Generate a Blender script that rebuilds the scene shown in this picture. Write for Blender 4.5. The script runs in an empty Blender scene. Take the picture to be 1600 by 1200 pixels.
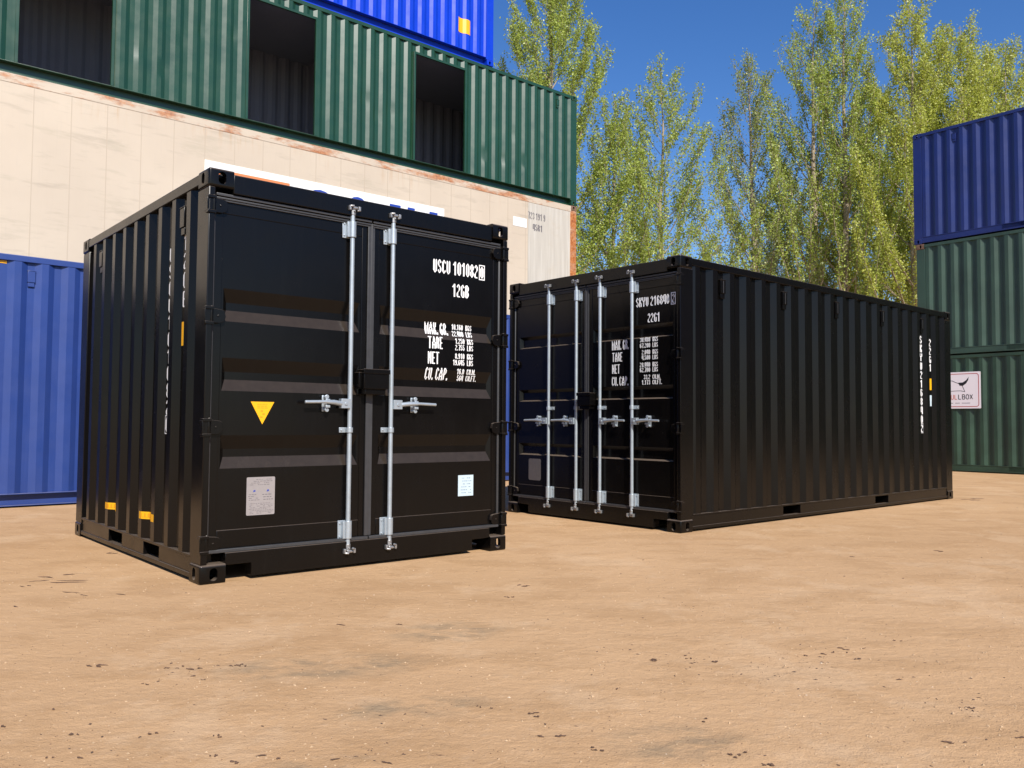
import bpy, bmesh, math, random
import numpy as np
from mathutils import Vector, Matrix

R = math.radians
scene = bpy.context.scene
COL = scene.collection

# ------------------------------------------------------------------ camera
cam_d = bpy.data.cameras.new("camera")
cam_d.sensor_width = 36.0
cam_d.lens = 1331.96 / 1600 * 36.0
cam_d.clip_start = 0.05
cam_d.clip_end = 1500
cam = bpy.data.objects.new("camera", cam_d)
COL.objects.link(cam)
PITCH, ROLL, CAMH = 0.045604, 0.007236, 1.00559
_fw = Vector((0, math.cos(PITCH), math.sin(PITCH)))
_up = Vector((0, -math.sin(PITCH), math.cos(PITCH)))
_rt = Vector((1, 0, 0))
_r2 = _rt * math.cos(ROLL) + _up * math.sin(ROLL)
_u2 = -_rt * math.sin(ROLL) + _up * math.cos(ROLL)
cam.matrix_world = Matrix(((_r2.x, _u2.x, -_fw.x, 0), (_r2.y, _u2.y, -_fw.y, 0),
                           (_r2.z, _u2.z, -_fw.z, CAMH), (0, 0, 0, 1)))
scene.camera = cam

# ------------------------------------------------------------------ light
SUN_AZ, SUN_EL = -69.5, 39.5          # azimuth counted from +X towards +Y
world = bpy.data.worlds.new("World")
scene.world = world
world.use_nodes = True
wn = world.node_tree
bg = wn.nodes["Background"]
sky = wn.nodes.new("ShaderNodeTexSky")
sky.sky_type = 'NISHITA'
sky.sun_disc = False
sky.sun_elevation = R(SUN_EL)
sky.sun_rotation = R(90 - SUN_AZ)
sky.altitude = 50
sky.air_density = 1.0
sky.dust_density = 0.25
sky.ozone_density = 2.6
hs = wn.nodes.new("ShaderNodeHueSaturation")
hs.inputs["Hue"].default_value = 0.512
hs.inputs["Saturation"].default_value = 1.30
wn.links.new(sky.outputs[0], hs.inputs["Color"])
wn.links.new(hs.outputs[0], bg.inputs[0])
bg.inputs[1].default_value = 0.112
sun_d = bpy.data.lights.new("sun", 'SUN')
sun_d.energy = 4.9
sun_d.angle = R(0.5)
sun_d.color = (1.0, 0.95, 0.87)
sun = bpy.data.objects.new("sun", sun_d)
COL.objects.link(sun)
sdir = Vector((math.cos(R(SUN_AZ)) * math.cos(R(SUN_EL)), math.sin(R(SUN_AZ)) * math.cos(R(SUN_EL)), math.sin(R(SUN_EL))))
sun.rotation_euler = sdir.to_track_quat('Z', 'Y').to_euler()
sun.location = sdir * 60
scene.view_settings.view_transform = 'Standard'
scene.view_settings.look = 'None'
scene.view_settings.exposure = 0.38
scene.view_settings.gamma = 1.0
scene.cycles.max_bounces = 8
scene.cycles.sample_clamp_indirect = 6

# ------------------------------------------------------------------ materials
def mat_new(name):
    m = bpy.data.materials.new(name)
    m.use_nodes = True
    nt = m.node_tree
    b = nt.nodes["Principled BSDF"]
    return m, nt, b

def N(nt, t, **kw):
    n = nt.nodes.new(t)
    for k, v in kw.items():
        if k in n.inputs:
            n.inputs[k].default_value = v
        else:
            setattr(n, k, v)
    return n

def noise(nt, scale, detail=4, rough=0.55, vec=None, stretch=None):
    tc = nt.nodes.new("ShaderNodeTexCoord")
    src = tc.outputs["Object"]
    if stretch:
        mp = nt.nodes.new("ShaderNodeMapping")
        mp.inputs["Scale"].default_value = stretch
        nt.links.new(src, mp.inputs[0])
        src = mp.outputs[0]
    n = N(nt, "ShaderNodeTexNoise")
    n.inputs["Scale"].default_value = scale
    n.inputs["Detail"].default_value = detail
    n.inputs["Roughness"].default_value = rough
    nt.links.new(src, n.inputs["Vector"])
    return n.outputs["Fac"]

def ramp(nt, fac, stops):
    r = nt.nodes.new("ShaderNodeValToRGB")
    cr = r.color_ramp
    while len(cr.elements) > len(stops):
        cr.elements.remove(cr.elements[-1])
    while len(cr.elements) < len(stops):
        cr.elements.new(1.0)
    for e, (p, c) in zip(cr.elements, stops):
        e.position = p
        e.color = (c, c, c, 1) if isinstance(c, (int, float)) else (*c, 1)
    nt.links.new(fac, r.inputs[0])
    return r.outputs[0]

def mix(nt, fac, a, b):
    m = nt.nodes.new("ShaderNodeMix")
    m.data_type = 'RGBA'
    if isinstance(fac, (int, float)):
        m.inputs[0].default_value = fac
    else:
        nt.links.new(fac, m.inputs[0])
    for i, v in ((6, a), (7, b)):
        if isinstance(v, tuple):
            m.inputs[i].default_value = (*v, 1)
        else:
            nt.links.new(v, m.inputs[i])
    return m.outputs[2]

def math_n(nt, op, a, b=None):
    m = nt.nodes.new("ShaderNodeMath")
    m.operation = op
    m.use_clamp = False
    for i, v in ((0, a), (1, b)):
        if v is None:
            continue
        if isinstance(v, (int, float)):
            m.inputs[i].default_value = v
        else:
            nt.links.new(v, m.inputs[i])
    return m.outputs[0]

def bump(nt, b, h, strength, dist):
    bn = nt.nodes.new("ShaderNodeBump")
    bn.inputs["Strength"].default_value = strength
    bn.inputs["Distance"].default_value = dist
    nt.links.new(h, bn.inputs["Height"])
    nt.links.new(bn.outputs[0], b.inputs["Normal"])

def paint(name, col, rough=0.38, dust=0.5, var=0.25, scratch=0.0, spec=0.5, wave=0.14, chalk=0.0, ior=1.5, coat=0.0, dustcol=(0.22, 0.165, 0.12)):
    """gloss enamel: slight tone drift, dust lying on ledges, gentle sheet waviness"""
    m, nt, b = mat_new(name)
    n1 = noise(nt, 1.3, 5, 0.6)
    dark = tuple(c * (1 - var) for c in col)
    lite = tuple(min(1, c * (1 + var)) for c in col)
    base = mix(nt, ramp(nt, n1, [(0.3, 0.0), (0.7, 1.0)]), dark, lite)
    # dirt streaks running down
    n2 = noise(nt, 5.0, 4, 0.6, stretch=(4, 4, 0.25))
    st = math_n(nt, 'MULTIPLY', ramp(nt, n2, [(0.55, 0.0), (0.8, 1.0)]), 0.10 + chalk)
    base = mix(nt, st, base, tuple(min(1, c * 1.5 + 0.030) for c in col))
    if scratch > 0:
        n3 = noise(nt, 9.0, 6, 0.7, stretch=(1, 1, 0.5))
        sc = math_n(nt, 'MULTIPLY', ramp(nt, n3, [(0.66, 0.0), (0.70, 1.0)]), scratch)
        base = mix(nt, sc, base, tuple(min(1, c * 2.2 + 0.10) for c in col))
    geo = nt.nodes.new("ShaderNodeNewGeometry")
    sep = nt.nodes.new("ShaderNodeSeparateXYZ")
    nt.links.new(geo.outputs["Normal"], sep.inputs[0])
    upf = ramp(nt, sep.outputs[2], [(0.15, 0.0), (0.9, 1.0)])
    n4 = noise(nt, 22.0, 5, 0.65)
    dn = math_n(nt, 'MULTIPLY', upf, ramp(nt, n4, [(0.25, 0.72), (0.7, 1.0)]))
    dn = math_n(nt, 'MULTIPLY', dn, dust)
    base = mix(nt, dn, base, dustcol)
    nt.links.new(base, b.inputs["Base Color"])
    n5 = noise(nt, 3.5, 4, 0.6)
    rg = ramp(nt, n5, [(0.3, rough * 0.85), (0.7, min(1, rough * 1.2))])
    nt.links.new(rg, b.inputs["Roughness"])
    b.inputs["Specular IOR Level"].default_value = spec
    b.inputs["IOR"].default_value = ior
    if coat:
        b.inputs["Coat Weight"].default_value = coat
        b.inputs["Coat Roughness"].default_value = rough
    bump(nt, b, noise(nt, 2.6, 2, 0.4), wave, 0.006)
    return m

def plain(name, col, rough=0.5, metal=0.0, var=0.0, sc=20.0, bmp=0.0):
    m, nt, b = mat_new(name)
    if var:
        f = noise(nt, sc, 4, 0.6)
        nt.links.new(mix(nt, f, tuple(c * (1 - var) for c in col), tuple(min(1, c * (1 + var)) for c in col)), b.inputs["Base Color"])
        if bmp:
            bump(nt, b, f, bmp, 0.003)
    else:
        b.inputs["Base Color"].default_value = (*col, 1)
    b.inputs["Roughness"].default_value = rough
    b.inputs["Metallic"].default_value = metal
    return m

M = {}
M['black'] = paint('black_enamel', (0.0030, 0.0026, 0.0025), rough=0.24, dust=0.50, var=0.15, spec=0.5, wave=0.07, ior=1.33, chalk=-0.06, dustcol=(0.27, 0.205, 0.155))
M['rubber'] = plain('rubber_gasket', (0.036, 0.036, 0.038), 0.42, var=0.3)
M['zinc'] = plain('galvanised_steel', (0.40, 0.45, 0.49), 0.42, 0.55, var=0.20, sc=14, bmp=0.1)
M['zinc_dark'] = plain('worn_cast_zinc', (0.34, 0.34, 0.34), 0.4, 0.7, var=0.45, sc=55, bmp=0.4)
M['white'] = plain('white_lettering', (0.80, 0.80, 0.80), 0.5)
M['dotted'] = plain('white_decal', (0.80, 0.80, 0.80), 0.5)
M['yellow'] = plain('yellow_decal', (0.80, 0.39, 0.004), 0.45, var=0.04)
M['orange_ink'] = plain('orange_ink', (0.62, 0.25, 0.005), 0.5)
M['plate'] = plain('aluminium_plate', (0.34, 0.31, 0.305), 0.45, 0.3, var=0.12, sc=30)
M['plate_dim'] = plain('dark_aluminium_plate', (0.12, 0.11, 0.11), 0.45, 0.3, var=0.2, sc=30)
M['ink'] = plain('dark_print', (0.10, 0.09, 0.10), 0.5)
M['blue_ink'] = plain('blue_print', (0.02, 0.05, 0.32), 0.5)
M['paper'] = plain('white_sticker', (0.47, 0.57, 0.62), 0.5)
M['pale_ink'] = plain('pale_print', (0.22, 0.29, 0.35), 0.5)
M['navy'] = paint('navy_blue_paint', (0.018, 0.045, 0.195), rough=0.42, dust=0.5, var=0.10, chalk=0.03)
M['bright_blue'] = paint('bright_blue_paint', (0.002, 0.038, 0.48), rough=0.42, dust=0.3, var=0.08, scratch=0.16, spec=0.28)
M['deep_blue'] = paint('deep_blue_paint', (0.012, 0.024, 0.125), rough=0.40, dust=0.3, var=0.12, scratch=0.03)
M['green'] = paint('green_paint', (0.009, 0.046, 0.020), rough=0.34, dust=0.3, var=0.10, scratch=0.05, spec=0.7, wave=0.03)
M['old_green'] = paint('faded_green_paint', (0.028, 0.060, 0.042), rough=0.5, dust=0.3, var=0.22, scratch=0.08, chalk=0.06)
M['old_green_b'] = paint('scuffed_green_paint', (0.020, 0.048, 0.028), rough=0.45, dust=0.3, var=0.35, scratch=0.12, chalk=0.10)
M['grey_in'] = plain('grey_inner_paint', (0.15, 0.175, 0.24), 0.6, var=0.15, sc=2)
M['ply'] = plain('plywood_floor', (0.11, 0.085, 0.06), 0.7, var=0.2, sc=6)
M['rust_cast'] = plain('rusty_casting', (0.16, 0.09, 0.06), 0.75, var=0.5, sc=12)
M['logo_blue'] = plain('blue_logo_paint', (0.012, 0.045, 0.30), 0.45)
M['logo_orange'] = plain('orange_logo_paint', (0.62, 0.20, 0.07), 0.5)
M['banner_white'] = plain('white_logo_panel', (0.74, 0.74, 0.72), 0.45)
M['sign_white'] = plain('sign_sheet', (0.80, 0.74, 0.76), 0.4)
M['sign_red'] = plain('sign_red', (0.45, 0.05, 0.05), 0.45)
M['sign_pink'] = plain('sign_salmon', (0.62, 0.18, 0.13), 0.45)
M['sign_black'] = plain('sign_black', (0.012, 0.011, 0.014), 0.45)

def cream_mat(name, rusty, runs=False):
    m, nt, b = mat_new(name)
    n1 = noise(nt, 0.7, 4, 0.6)
    base = mix(nt, ramp(nt, n1, [(0.3, 0.0), (0.7, 1.0)]), (0.475, 0.395, 0.305), (0.53, 0.445, 0.345))
    n2 = noise(nt, 3.2, 6, 0.62, stretch=(1.0, 0.35, 2.4))
    base = mix(nt, math_n(nt, 'MULTIPLY', ramp(nt, n2, [(0.55, 0.0), (0.70, 1.0)]), 0.38), base, (0.30, 0.25, 0.19))
    n2b = noise(nt, 7.0, 4, 0.6, stretch=(6, 6, 0.3))
    base = mix(nt, math_n(nt, 'MULTIPLY', ramp(nt, n2b, [(0.55, 0.0), (0.8, 1.0)]), 0.16), base, (0.38, 0.33, 0.28))
    if rusty:
        n3 = noise(nt, 2.6, 8, 0.68, stretch=(1, 0.55, 2.0))
        lo = {1: 0.47, 2: 0.30}[rusty]
        f = ramp(nt, n3, [(lo, 0.0), (lo + 0.10, 0.75), (lo + 0.22, 1.0)])
        n4 = noise(nt, 16.0, 6, 0.7)
        rc = ramp(nt, n4, [(0.32, (0.15, 0.036, 0.010)), (0.47, (0.36, 0.115, 0.028)), (0.68, (0.50, 0.23, 0.085))])
        base = mix(nt, f, base, rc)
        bump(nt, b, n3, 0.3, 0.01)
    if runs:      # rust weeping down from the rail, grime bands left by handling
        tc = nt.nodes.new("ShaderNodeTexCoord")
        sp = nt.nodes.new("ShaderNodeSeparateXYZ")
        nt.links.new(tc.outputs["Object"], sp.inputs[0])
        zf = ramp(nt, math_n(nt, 'MULTIPLY', sp.outputs[2], 1 / 3.0), [(0.80, 0.0), (0.915, 1.0)])
        r1 = noise(nt, 5.0, 5, 0.65, stretch=(1, 2.2, 0.22))
        r2 = noise(nt, 0.9, 3, 0.5)
        f = math_n(nt, 'MULTIPLY', ramp(nt, r1, [(0.50, 0.0), (0.72, 1.0)]), ramp(nt, r2, [(0.45, 0.0), (0.6, 1.0)]))
        f = math_n(nt, 'MULTIPLY', f, zf)
        base = mix(nt, math_n(nt, 'MULTIPLY', f, 0.65), base, (0.42, 0.24, 0.11))
        r3 = noise(nt, 1.1, 7, 0.66, stretch=(1, 0.6, 3.2))
        base = mix(nt, math_n(nt, 'MULTIPLY', ramp(nt, r3, [(0.56, 0.0), (0.66, 1.0)]), 0.30), base, (0.33, 0.29, 0.21))
    nt.links.new(base, b.inputs["Base Color"])
    b.inputs["Roughness"].default_value = 0.5
    return m
M['cream_runs'] = cream_mat('cream_weathered', 0, True)
M['cream'] = cream_mat('cream_panel', 0)
M['cream_rail'] = cream_mat('cream_rusting_rail', 1)
M['rust_post'] = cream_mat('rusted_post', 2)
def dull():
    m, nt, b = mat_new('greyed_patch')
    f = noise(nt, 6.0, 5, 0.6, stretch=(1, 2.5, 0.12))
    c = ramp(nt, f, [(0.3, (0.40, 0.365, 0.315)), (0.55, (0.47, 0.435, 0.375)), (0.75, (0.54, 0.515, 0.47))])
    f2 = noise(nt, 2.2, 6, 0.65)
    c = mix(nt, math_n(nt, 'MULTIPLY', ramp(nt, f2, [(0.56, 0.0), (0.7, 1.0)]), 0.4), c, (0.42, 0.35, 0.26))
    nt.links.new(c, b.inputs["Base Color"])
    b.inputs["Roughness"].default_value = 0.55
    return m
M['cream_dull'] = dull()
M['cream_seam'] = plain('panel_seam', (0.43, 0.355, 0.275), 0.6)

def ground_mat():
    m, nt, b = mat_new('sandy_ground')
    n_big = noise(nt, 0.22, 5, 0.6)
    n_mid = noise(nt, 1.7, 7, 0.66, stretch=(1, 1.5, 1))
    n_fine = noise(nt, 22, 6, 0.7)
    n_grit = noise(nt, 160, 3, 0.6)
    base = mix(nt, ramp(nt, n_big, [(0.35, 0.0), (0.65, 1.0)]), (0.475, 0.29, 0.148), (0.56, 0.355, 0.19))
    base = mix(nt, math_n(nt, 'MULTIPLY', ramp(nt, n_mid, [(0.49, 0.0), (0.58, 1.0)]), 0.42), base, (0.40, 0.235, 0.112))
    n_pal = noise(nt, 0.9, 8, 0.7, stretch=(1.4, 1, 1))
    base = mix(nt, math_n(nt, 'MULTIPLY', ramp(nt, n_pal, [(0.53, 0.0), (0.60, 1.0)]), 0.34), base, (0.62, 0.43, 0.26))
    base = mix(nt, math_n(nt, 'MULTIPLY', ramp(nt, n_fine, [(0.55, 0.0), (0.70, 1.0)]), 0.35), base, (0.64, 0.44, 0.27))
    base = mix(nt, math_n(nt, 'MULTIPLY', ramp(nt, n_grit, [(0.30, 1.0), (0.42, 0.0)]), 0.40), base, (0.25, 0.14, 0.072))
    n_spk = noise(nt, 58, 5, 0.75)
    base = mix(nt, math_n(nt, 'MULTIPLY', ramp(nt, n_spk, [(0.60, 0.0), (0.70, 1.0)]), 0.42), base, (0.26, 0.15, 0.08))
    base = mix(nt, math_n(nt, 'MULTIPLY', ramp(nt, n_spk, [(0.30, 1.0), (0.38, 0.0)]), 0.40), base, (0.66, 0.47, 0.30))
    # thin dark clods and tyre-pressed flakes, stretched along the lorry tracks
    cl = noise(nt, 4.6, 7, 0.72, stretch=(0.7, 2.6, 1))
    base = mix(nt, math_n(nt, 'MULTIPLY', ramp(nt, cl, [(0.67, 0.0), (0.70, 1.0)]), 0.68), base, (0.15, 0.088, 0.055))
    # grey-green damp stains in front of the left black container
    tc = nt.nodes.new("ShaderNodeTexCoord")
    tot = None
    for (x, y, sx, sy) in ((-0.75, 3.55, 0.55, 0.22), (-0.35, 3.05, 0.35, 0.14), (-0.3, 4.15, 0.35, 0.25), (-0.55, 2.55, 0.22, 0.07), (0.55, 2.75, 0.3, 0.2)):
        mp = nt.nodes.new("ShaderNodeMapping")
        mp.vector_type = 'TEXTURE'
        mp.inputs["Location"].default_value = (x, y, 0)
        mp.inputs["Rotation"].default_value = (0, 0, R(12))
        mp.inputs["Scale"].default_value = (sx, sy, 1)
        nt.links.new(tc.outputs["Object"], mp.inputs[0])
        g = nt.nodes.new("ShaderNodeTexGradient")
        g.gradient_type = 'SPHERICAL'
        nt.links.new(mp.outputs[0], g.inputs[0])
        tot = g.outputs["Fac"] if tot is None else math_n(nt, 'MAXIMUM', tot, g.outputs["Fac"])
    sn = noise(nt, 5.0, 6, 0.7, stretch=(1, 2, 1))
    sf = math_n(nt, 'MULTIPLY', ramp(nt, tot, [(0.0, 0.0), (0.55, 1.0)]), ramp(nt, sn, [(0.42, 0.0), (0.62, 1.0)]))
    base = mix(nt, math_n(nt, 'MULTIPLY', sf, 0.55), base, (0.175, 0.145, 0.098))
    nt.links.new(base, b.inputs["Base Color"])
    b.inputs["Roughness"].default_value = 0.95
    b.inputs["Specular IOR Level"].default_value = 0.15
    h = math_n(nt, 'ADD', math_n(nt, 'MULTIPLY', n_fine, 0.55), math_n(nt, 'MULTIPLY', n_grit, 0.22))
    h = math_n(nt, 'ADD', h, math_n(nt, 'MULTIPLY', n_mid, 1.6))
    bump(nt, b, h, 0.75, 0.018)
    return m
M['ground'] = ground_mat()

def leaf_mat(name, a, c):
    m, nt, b = mat_new(name)
    at = nt.nodes.new("ShaderNodeAttribute")
    at.attribute_name = "tone"
    col = ramp(nt, at.outputs["Fac"], [(0.0, a), (0.75, c), (1.0, (0.50, 0.50, 0.26))])
    nt.links.new(col, b.inputs["Base Color"])
    b.inputs["Roughness"].default_value = 0.42
    tr = nt.nodes.new("ShaderNodeBsdfTranslucent")
    nt.links.new(col, tr.inputs[0])
    mx = nt.nodes.new("ShaderNodeMixShader")
    mx.inputs[0].default_value = 0.45
    out = nt.nodes["Material Output"]
    nt.links.new(b.outputs[0], mx.inputs[1])
    nt.links.new(tr.outputs[0], mx.inputs[2])
    nt.links.new(mx.outputs[0], out.inputs[0])
    return m
M['leaf'] = [leaf_mat('young_leaves', (0.22, 0.28, 0.045), (0.48, 0.56, 0.11)),
             leaf_mat('young_leaves_yellow', (0.28, 0.32, 0.040), (0.57, 0.60, 0.11)),
             leaf_mat('young_leaves_cool', (0.17, 0.22, 0.055), (0.38, 0.43, 0.12))]
M['bark'] = plain('poplar_bark', (0.30, 0.24, 0.17), 0.85, var=0.35, sc=6, bmp=0.5)

# ------------------------------------------------------------------ mesh helpers
class MB:
    def __init__(s):
        s.v, s.f = [], []
    def add(s, vs, fs):
        o = len(s.v)
        s.v += [tuple(v) for v in vs]
        s.f += [tuple(i + o for i in f) for f in fs]
        return s
    def box(s, x0, x1, y0, y1, z0, z1):
        return s.add([(x0, y0, z0), (x1, y0, z0), (x1, y1, z0), (x0, y1, z0), (x0, y0, z1), (x1, y0, z1), (x1, y1, z1), (x0, y1, z1)],
                     [(0, 3, 2, 1), (4, 5, 6, 7), (0, 1, 5, 4), (1, 2, 6, 5), (2, 3, 7, 6), (3, 0, 4, 7)])
    def prism(s, pts, fn, t):
        """pts: ccw outline (u,v); fn(u,v,d)->xyz ; thickness t"""
        n = len(pts)
        vs = [fn(u, v, 0) for u, v in pts] + [fn(u, v, t) for u, v in pts]
        fs = [tuple(range(n)), tuple(range(2 * n - 1, n - 1, -1))] + [(i, i + n, (i + 1) % n + n, (i + 1) % n) for i in range(n)]
        return s.add(vs, fs)
    def tube(s, pts, rad, sides=8, cap=True):
        pts = [Vector(p) for p in pts]
        rs = rad if isinstance(rad, (list, tuple)) else [rad] * len(pts)
        o = len(s.v)
        d0 = (pts[1] - pts[0]).normalized()
        ref = Vector((0, 0, 1)) if abs(d0.z) < 0.9 else Vector((1, 0, 0))
        for i, p in enumerate(pts):
            d = (pts[min(i + 1, len(pts) - 1)] - pts[max(i - 1, 0)]).normalized()
            a = d.cross(ref).normalized()
            c = d.cross(a)
            for k in range(sides):
                an = 2 * math.pi * k / sides
                s.v.append(tuple(p + (a * math.cos(an) + c * math.sin(an)) * rs[i]))
        for i in range(len(pts) - 1):
            for k in range(sides):
                a0 = o + i * sides + k
                a1 = o + i * sides + (k + 1) % sides
                s.f.append((a0, a1, a1 + sides, a0 + sides))
        if cap:
            s.f.append(tuple(o + k for k in range(sides))[::-1])
            e = o + (len(pts) - 1) * sides
            s.f.append(tuple(e + k for k in range(sides)))
        return s
    def build(s, name, mat, parent=None, bevel=0.0, smooth=True, fix=True, ang=None):
        me = bpy.data.meshes.new(name)
        me.from_pydata(s.v, [], s.f)
        if fix or bevel:
            bm = bmesh.new()
            bm.from_mesh(me)
            bmesh.ops.recalc_face_normals(bm, faces=bm.faces)
            if bevel:
                es = [e for e in bm.edges if len(e.link_faces) == 2 and e.calc_face_angle(0) > 0.6]
                bmesh.ops.bevel(bm, geom=es, offset=bevel, segments=2, profile=0.5, affect='EDGES', clamp_overlap=True)
            bm.to_mesh(me)
            bm.free()
        me.materials.append(mat)
        if smooth:
            me.shade_smooth()
            me.set_sharp_from_angle(angle=R(ang or (20 if bevel else 32)))
        return link(name, me, parent)

def link(name, me, parent=None):
    o = bpy.data.objects.new(name, me)
    COL.objects.link(o)
    if parent is not None:
        o.parent = parent
    return o

def thing(name, label, cat, loc=(0, 0, 0), rot=0.0, group=None):
    o = bpy.data.objects.new(name, None)
    o.empty_display_size = 0.3
    COL.objects.link(o)
    o.location = loc
    o.rotation_euler = (0, 0, rot)
    o['label'] = label
    o['category'] = cat
    if group:
        o['group'] = group
    return o

def rrect(u0, u1, v0, v1, r, n=4):
    pts = []
    for cx, cy, a0 in ((u1 - r, v1 - r, 0), (u0 + r, v1 - r, 90), (u0 + r, v0 + r, 180), (u1 - r, v0 + r, 270)):
        for k in range(n + 1):
            a = R(a0 + 90 * k / n)
            pts.append((cx + r * math.cos(a), cy + r * math.sin(a)))
    return pts

# ------------------------------------------------------------------ lettering: condensed block glyphs, 11 rows
GL = {
 '0': ".###.|##.##*9|.###.", '1': "..##.|.###.|####.|..##.*8", '2': ".###.|##.##*2|...##*2|..##.|.##..|##...*3|#####",
 '3': ".###.|##.##*2|...##*2|..##.|...##*2|##.##*2|.###.", '4': ".####*1|##.##*6|#####|...##*3",
 '5': "#####|##...*3|####.|...##*2|##.##*3|.###.", '6': ".###.|##.##*2|##...|####.|##.##*5|.###.",
 '7': "#####|...##*4|..##.*6", '8': ".###.|##.##*4|.###.|##.##*4|.###.", '9': ".###.|##.##*5|.####|...##|##.##*2|.###.",
 'A': "..##..*2|.####.*3|##..##*2|######|##..##*3", 'B': "####.|##.##*4|####.|##.##*4|####.", 'C': ".###.|##.##*2|##...*5|##.##*2|.###.",
 'D': "####.|##.##*9|####.", 'E': "#####|##...*4|####.|##...*4|#####", 'F': "#####|##...*4|####.|##...*5",
 'G': ".###.|##.##*2|##...*2|##.##*5|.####", 'I': ".##..*11", 'K': "##.##*3|####.|###..*2|####.|##.##*4",
 'L': "##...*10|#####", 'M': "#.....#|##...##*2|###.###*3|##.#.##*5", 'N': "##..##|###.##*3|######*2|##.###*3|##..##*2",
 'O': ".###.|##.##*9|.###.", 'P': "####.|##.##*4|####.|##...*5", 'R': "####.|##.##*4|####.|##.##*5",
 'S': ".###.|##.##*2|##...*2|.###.|...##*2|##.##*2|.###.", 'T': "######|..##..*10", 'U': "##.##*10|.###.",
 'X': "##.##*4|.###.*3|##.##*4", 'Y': "##..##*4|.####.|..##..*6", '.': "..*9|##*2", '-': "...*5|###|...*5",
}
def glyph(ch):
    rows = []
    for part in GL[ch].split('|'):
        p, _, k = part.partition('*')
        rows += [p] * (int(k) if k else 1)
    return rows
SOFT = set("0235689BCDGOPRSU")

def put_text(mb, s, u0, v0, h, unit, fn, gap=1.0, space=3.0):
    """glyph cells as one flat sheet; fn(u,v)->xyz; v up; returns end u"""
    u = u0
    for ch in s:
        if ch == ' ':
            u += space * unit
            continue
        g = glyph(ch)
        nr, w = len(g), len(g[0])
        ch_ = h / nr
        get = lambda r, c: 0 <= r < nr and 0 <= c < w and g[r][c] == '#'
        for r in range(nr):
            for c in range(w):
                if not get(r, c):
                    continue
                xa, xb = u + c * unit, u + (c + 1) * unit
                yt, yb = v0 + h - r * ch_, v0 + h - (r + 1) * ch_
                P = {'tl': (xa, yt), 'tr': (xb, yt), 'br': (xb, yb), 'bl': (xa, yb)}
                order = ['bl', 'br', 'tr', 'tl']
                if ch in SOFT:
                    for k, (dr, dc) in {'tl': (-1, -1), 'tr': (-1, 1), 'bl': (1, -1), 'br': (1, 1)}.items():
                        if not get(r + dr, c) and not get(r, c + dc) and not get(r + dr, c + dc):
                            order.remove(k)
                            break
                mb.add([fn(*P[k]) for k in order], [tuple(range(len(order)))])
        u += (w + gap) * unit
    return u

def text_width(s, unit, gap=1.0, space=3.0):
    return sum(space * unit if c == ' ' else (len(glyph(c)[0]) + gap) * unit for c in s) - gap * unit

# ------------------------------------------------------------------ corner casting (hollow, slotted)
def make_casting():
    def bmobj(fn):
        bm = bmesh.new()
        fn(bm)
        me = bpy.data.meshes.new("t")
        bm.to_mesh(me)
        bm.free()
        o = bpy.data.objects.new("t", me)
        COL.objects.link(o)
        return o
    def cube(bm, x0, x1, y0, y1, z0, z1, bev=0.0):
        r = bmesh.ops.create_cube(bm, size=1)
        for v in r['verts']:
            v.co = Vector(((v.co.x + .5) * (x1 - x0) + x0, (v.co.y + .5) * (y1 - y0) + y0, (v.co.z + .5) * (z1 - z0) + z0))
        if bev:
            es = [e for e in bm.edges if all(v.co.x < x0 + 1e-4 or v.co.y < y0 + 1e-4 or v.co.z < z0 + 1e-4 for v in e.verts)]
            es = [e for e in es if e.calc_face_angle(0) > 0.5 and not (e.verts[0].co.x > x1 - 1e-4 and e.verts[1].co.x > x1 - 1e-4) and not (e.verts[0].co.y > y1 - 1e-4 and e.verts[1].co.y > y1 - 1e-4)]
            bmesh.ops.bevel(bm, geom=es, offset=bev, segments=4, profile=0.5, affect='EDGES')
    def stad(axis, cx, cy, w, h, a, b):
        def f(bm):
            r = min(w, h) / 2
            pts = rrect(cx - w / 2, cx + w / 2, cy - h / 2, cy + h / 2, r * 0.98, 6)
            def P(u, v, d):
                return {'y': (u, d, v), 'x': (d, u, v), 'z': (u, v, d)}[axis]
            lo = [bm.verts.new(P(u, v, a)) for u, v in pts]
            hi = [bm.verts.new(P(u, v, b)) for u, v in pts]
            n = len(pts)
            bm.faces.new(lo); bm.faces.new(hi[::-1])
            for i in range(n):
                bm.faces.new((lo[i], hi[i], hi[(i + 1) % n], lo[(i + 1) % n]))
            bmesh.ops.recalc_face_normals(bm, faces=bm.faces)
        return f
    body = bmobj(lambda bm: cube(bm, 0, .162, 0, .178, 0, .118, .015))
    cut = [bmobj(lambda bm: cube(bm, .026, .14, .026, .152, .026, .095)),
           bmobj(stad('y', .086, .058, .05, .078, -.02, .07)),
           bmobj(stad('x', .10, .058, .05, .078, -.02, .07)),
           bmobj(stad('z', .088, .10, .06, .10, -.02, .07))]
    for c in cut:
        md = body.modifiers.new("b", 'BOOLEAN')
        md.operation = 'DIFFERENCE'
        md.object = c
        md.solver = 'EXACT'
    dg = bpy.context.evaluated_depsgraph_get()
    me = bpy.data.meshes.new_from_object(body.evaluated_get(dg))
    for o in cut + [body]:
        bpy.data.objects.remove(o)
    return me
CAST = make_casting()
_cast_cache = {}
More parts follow.
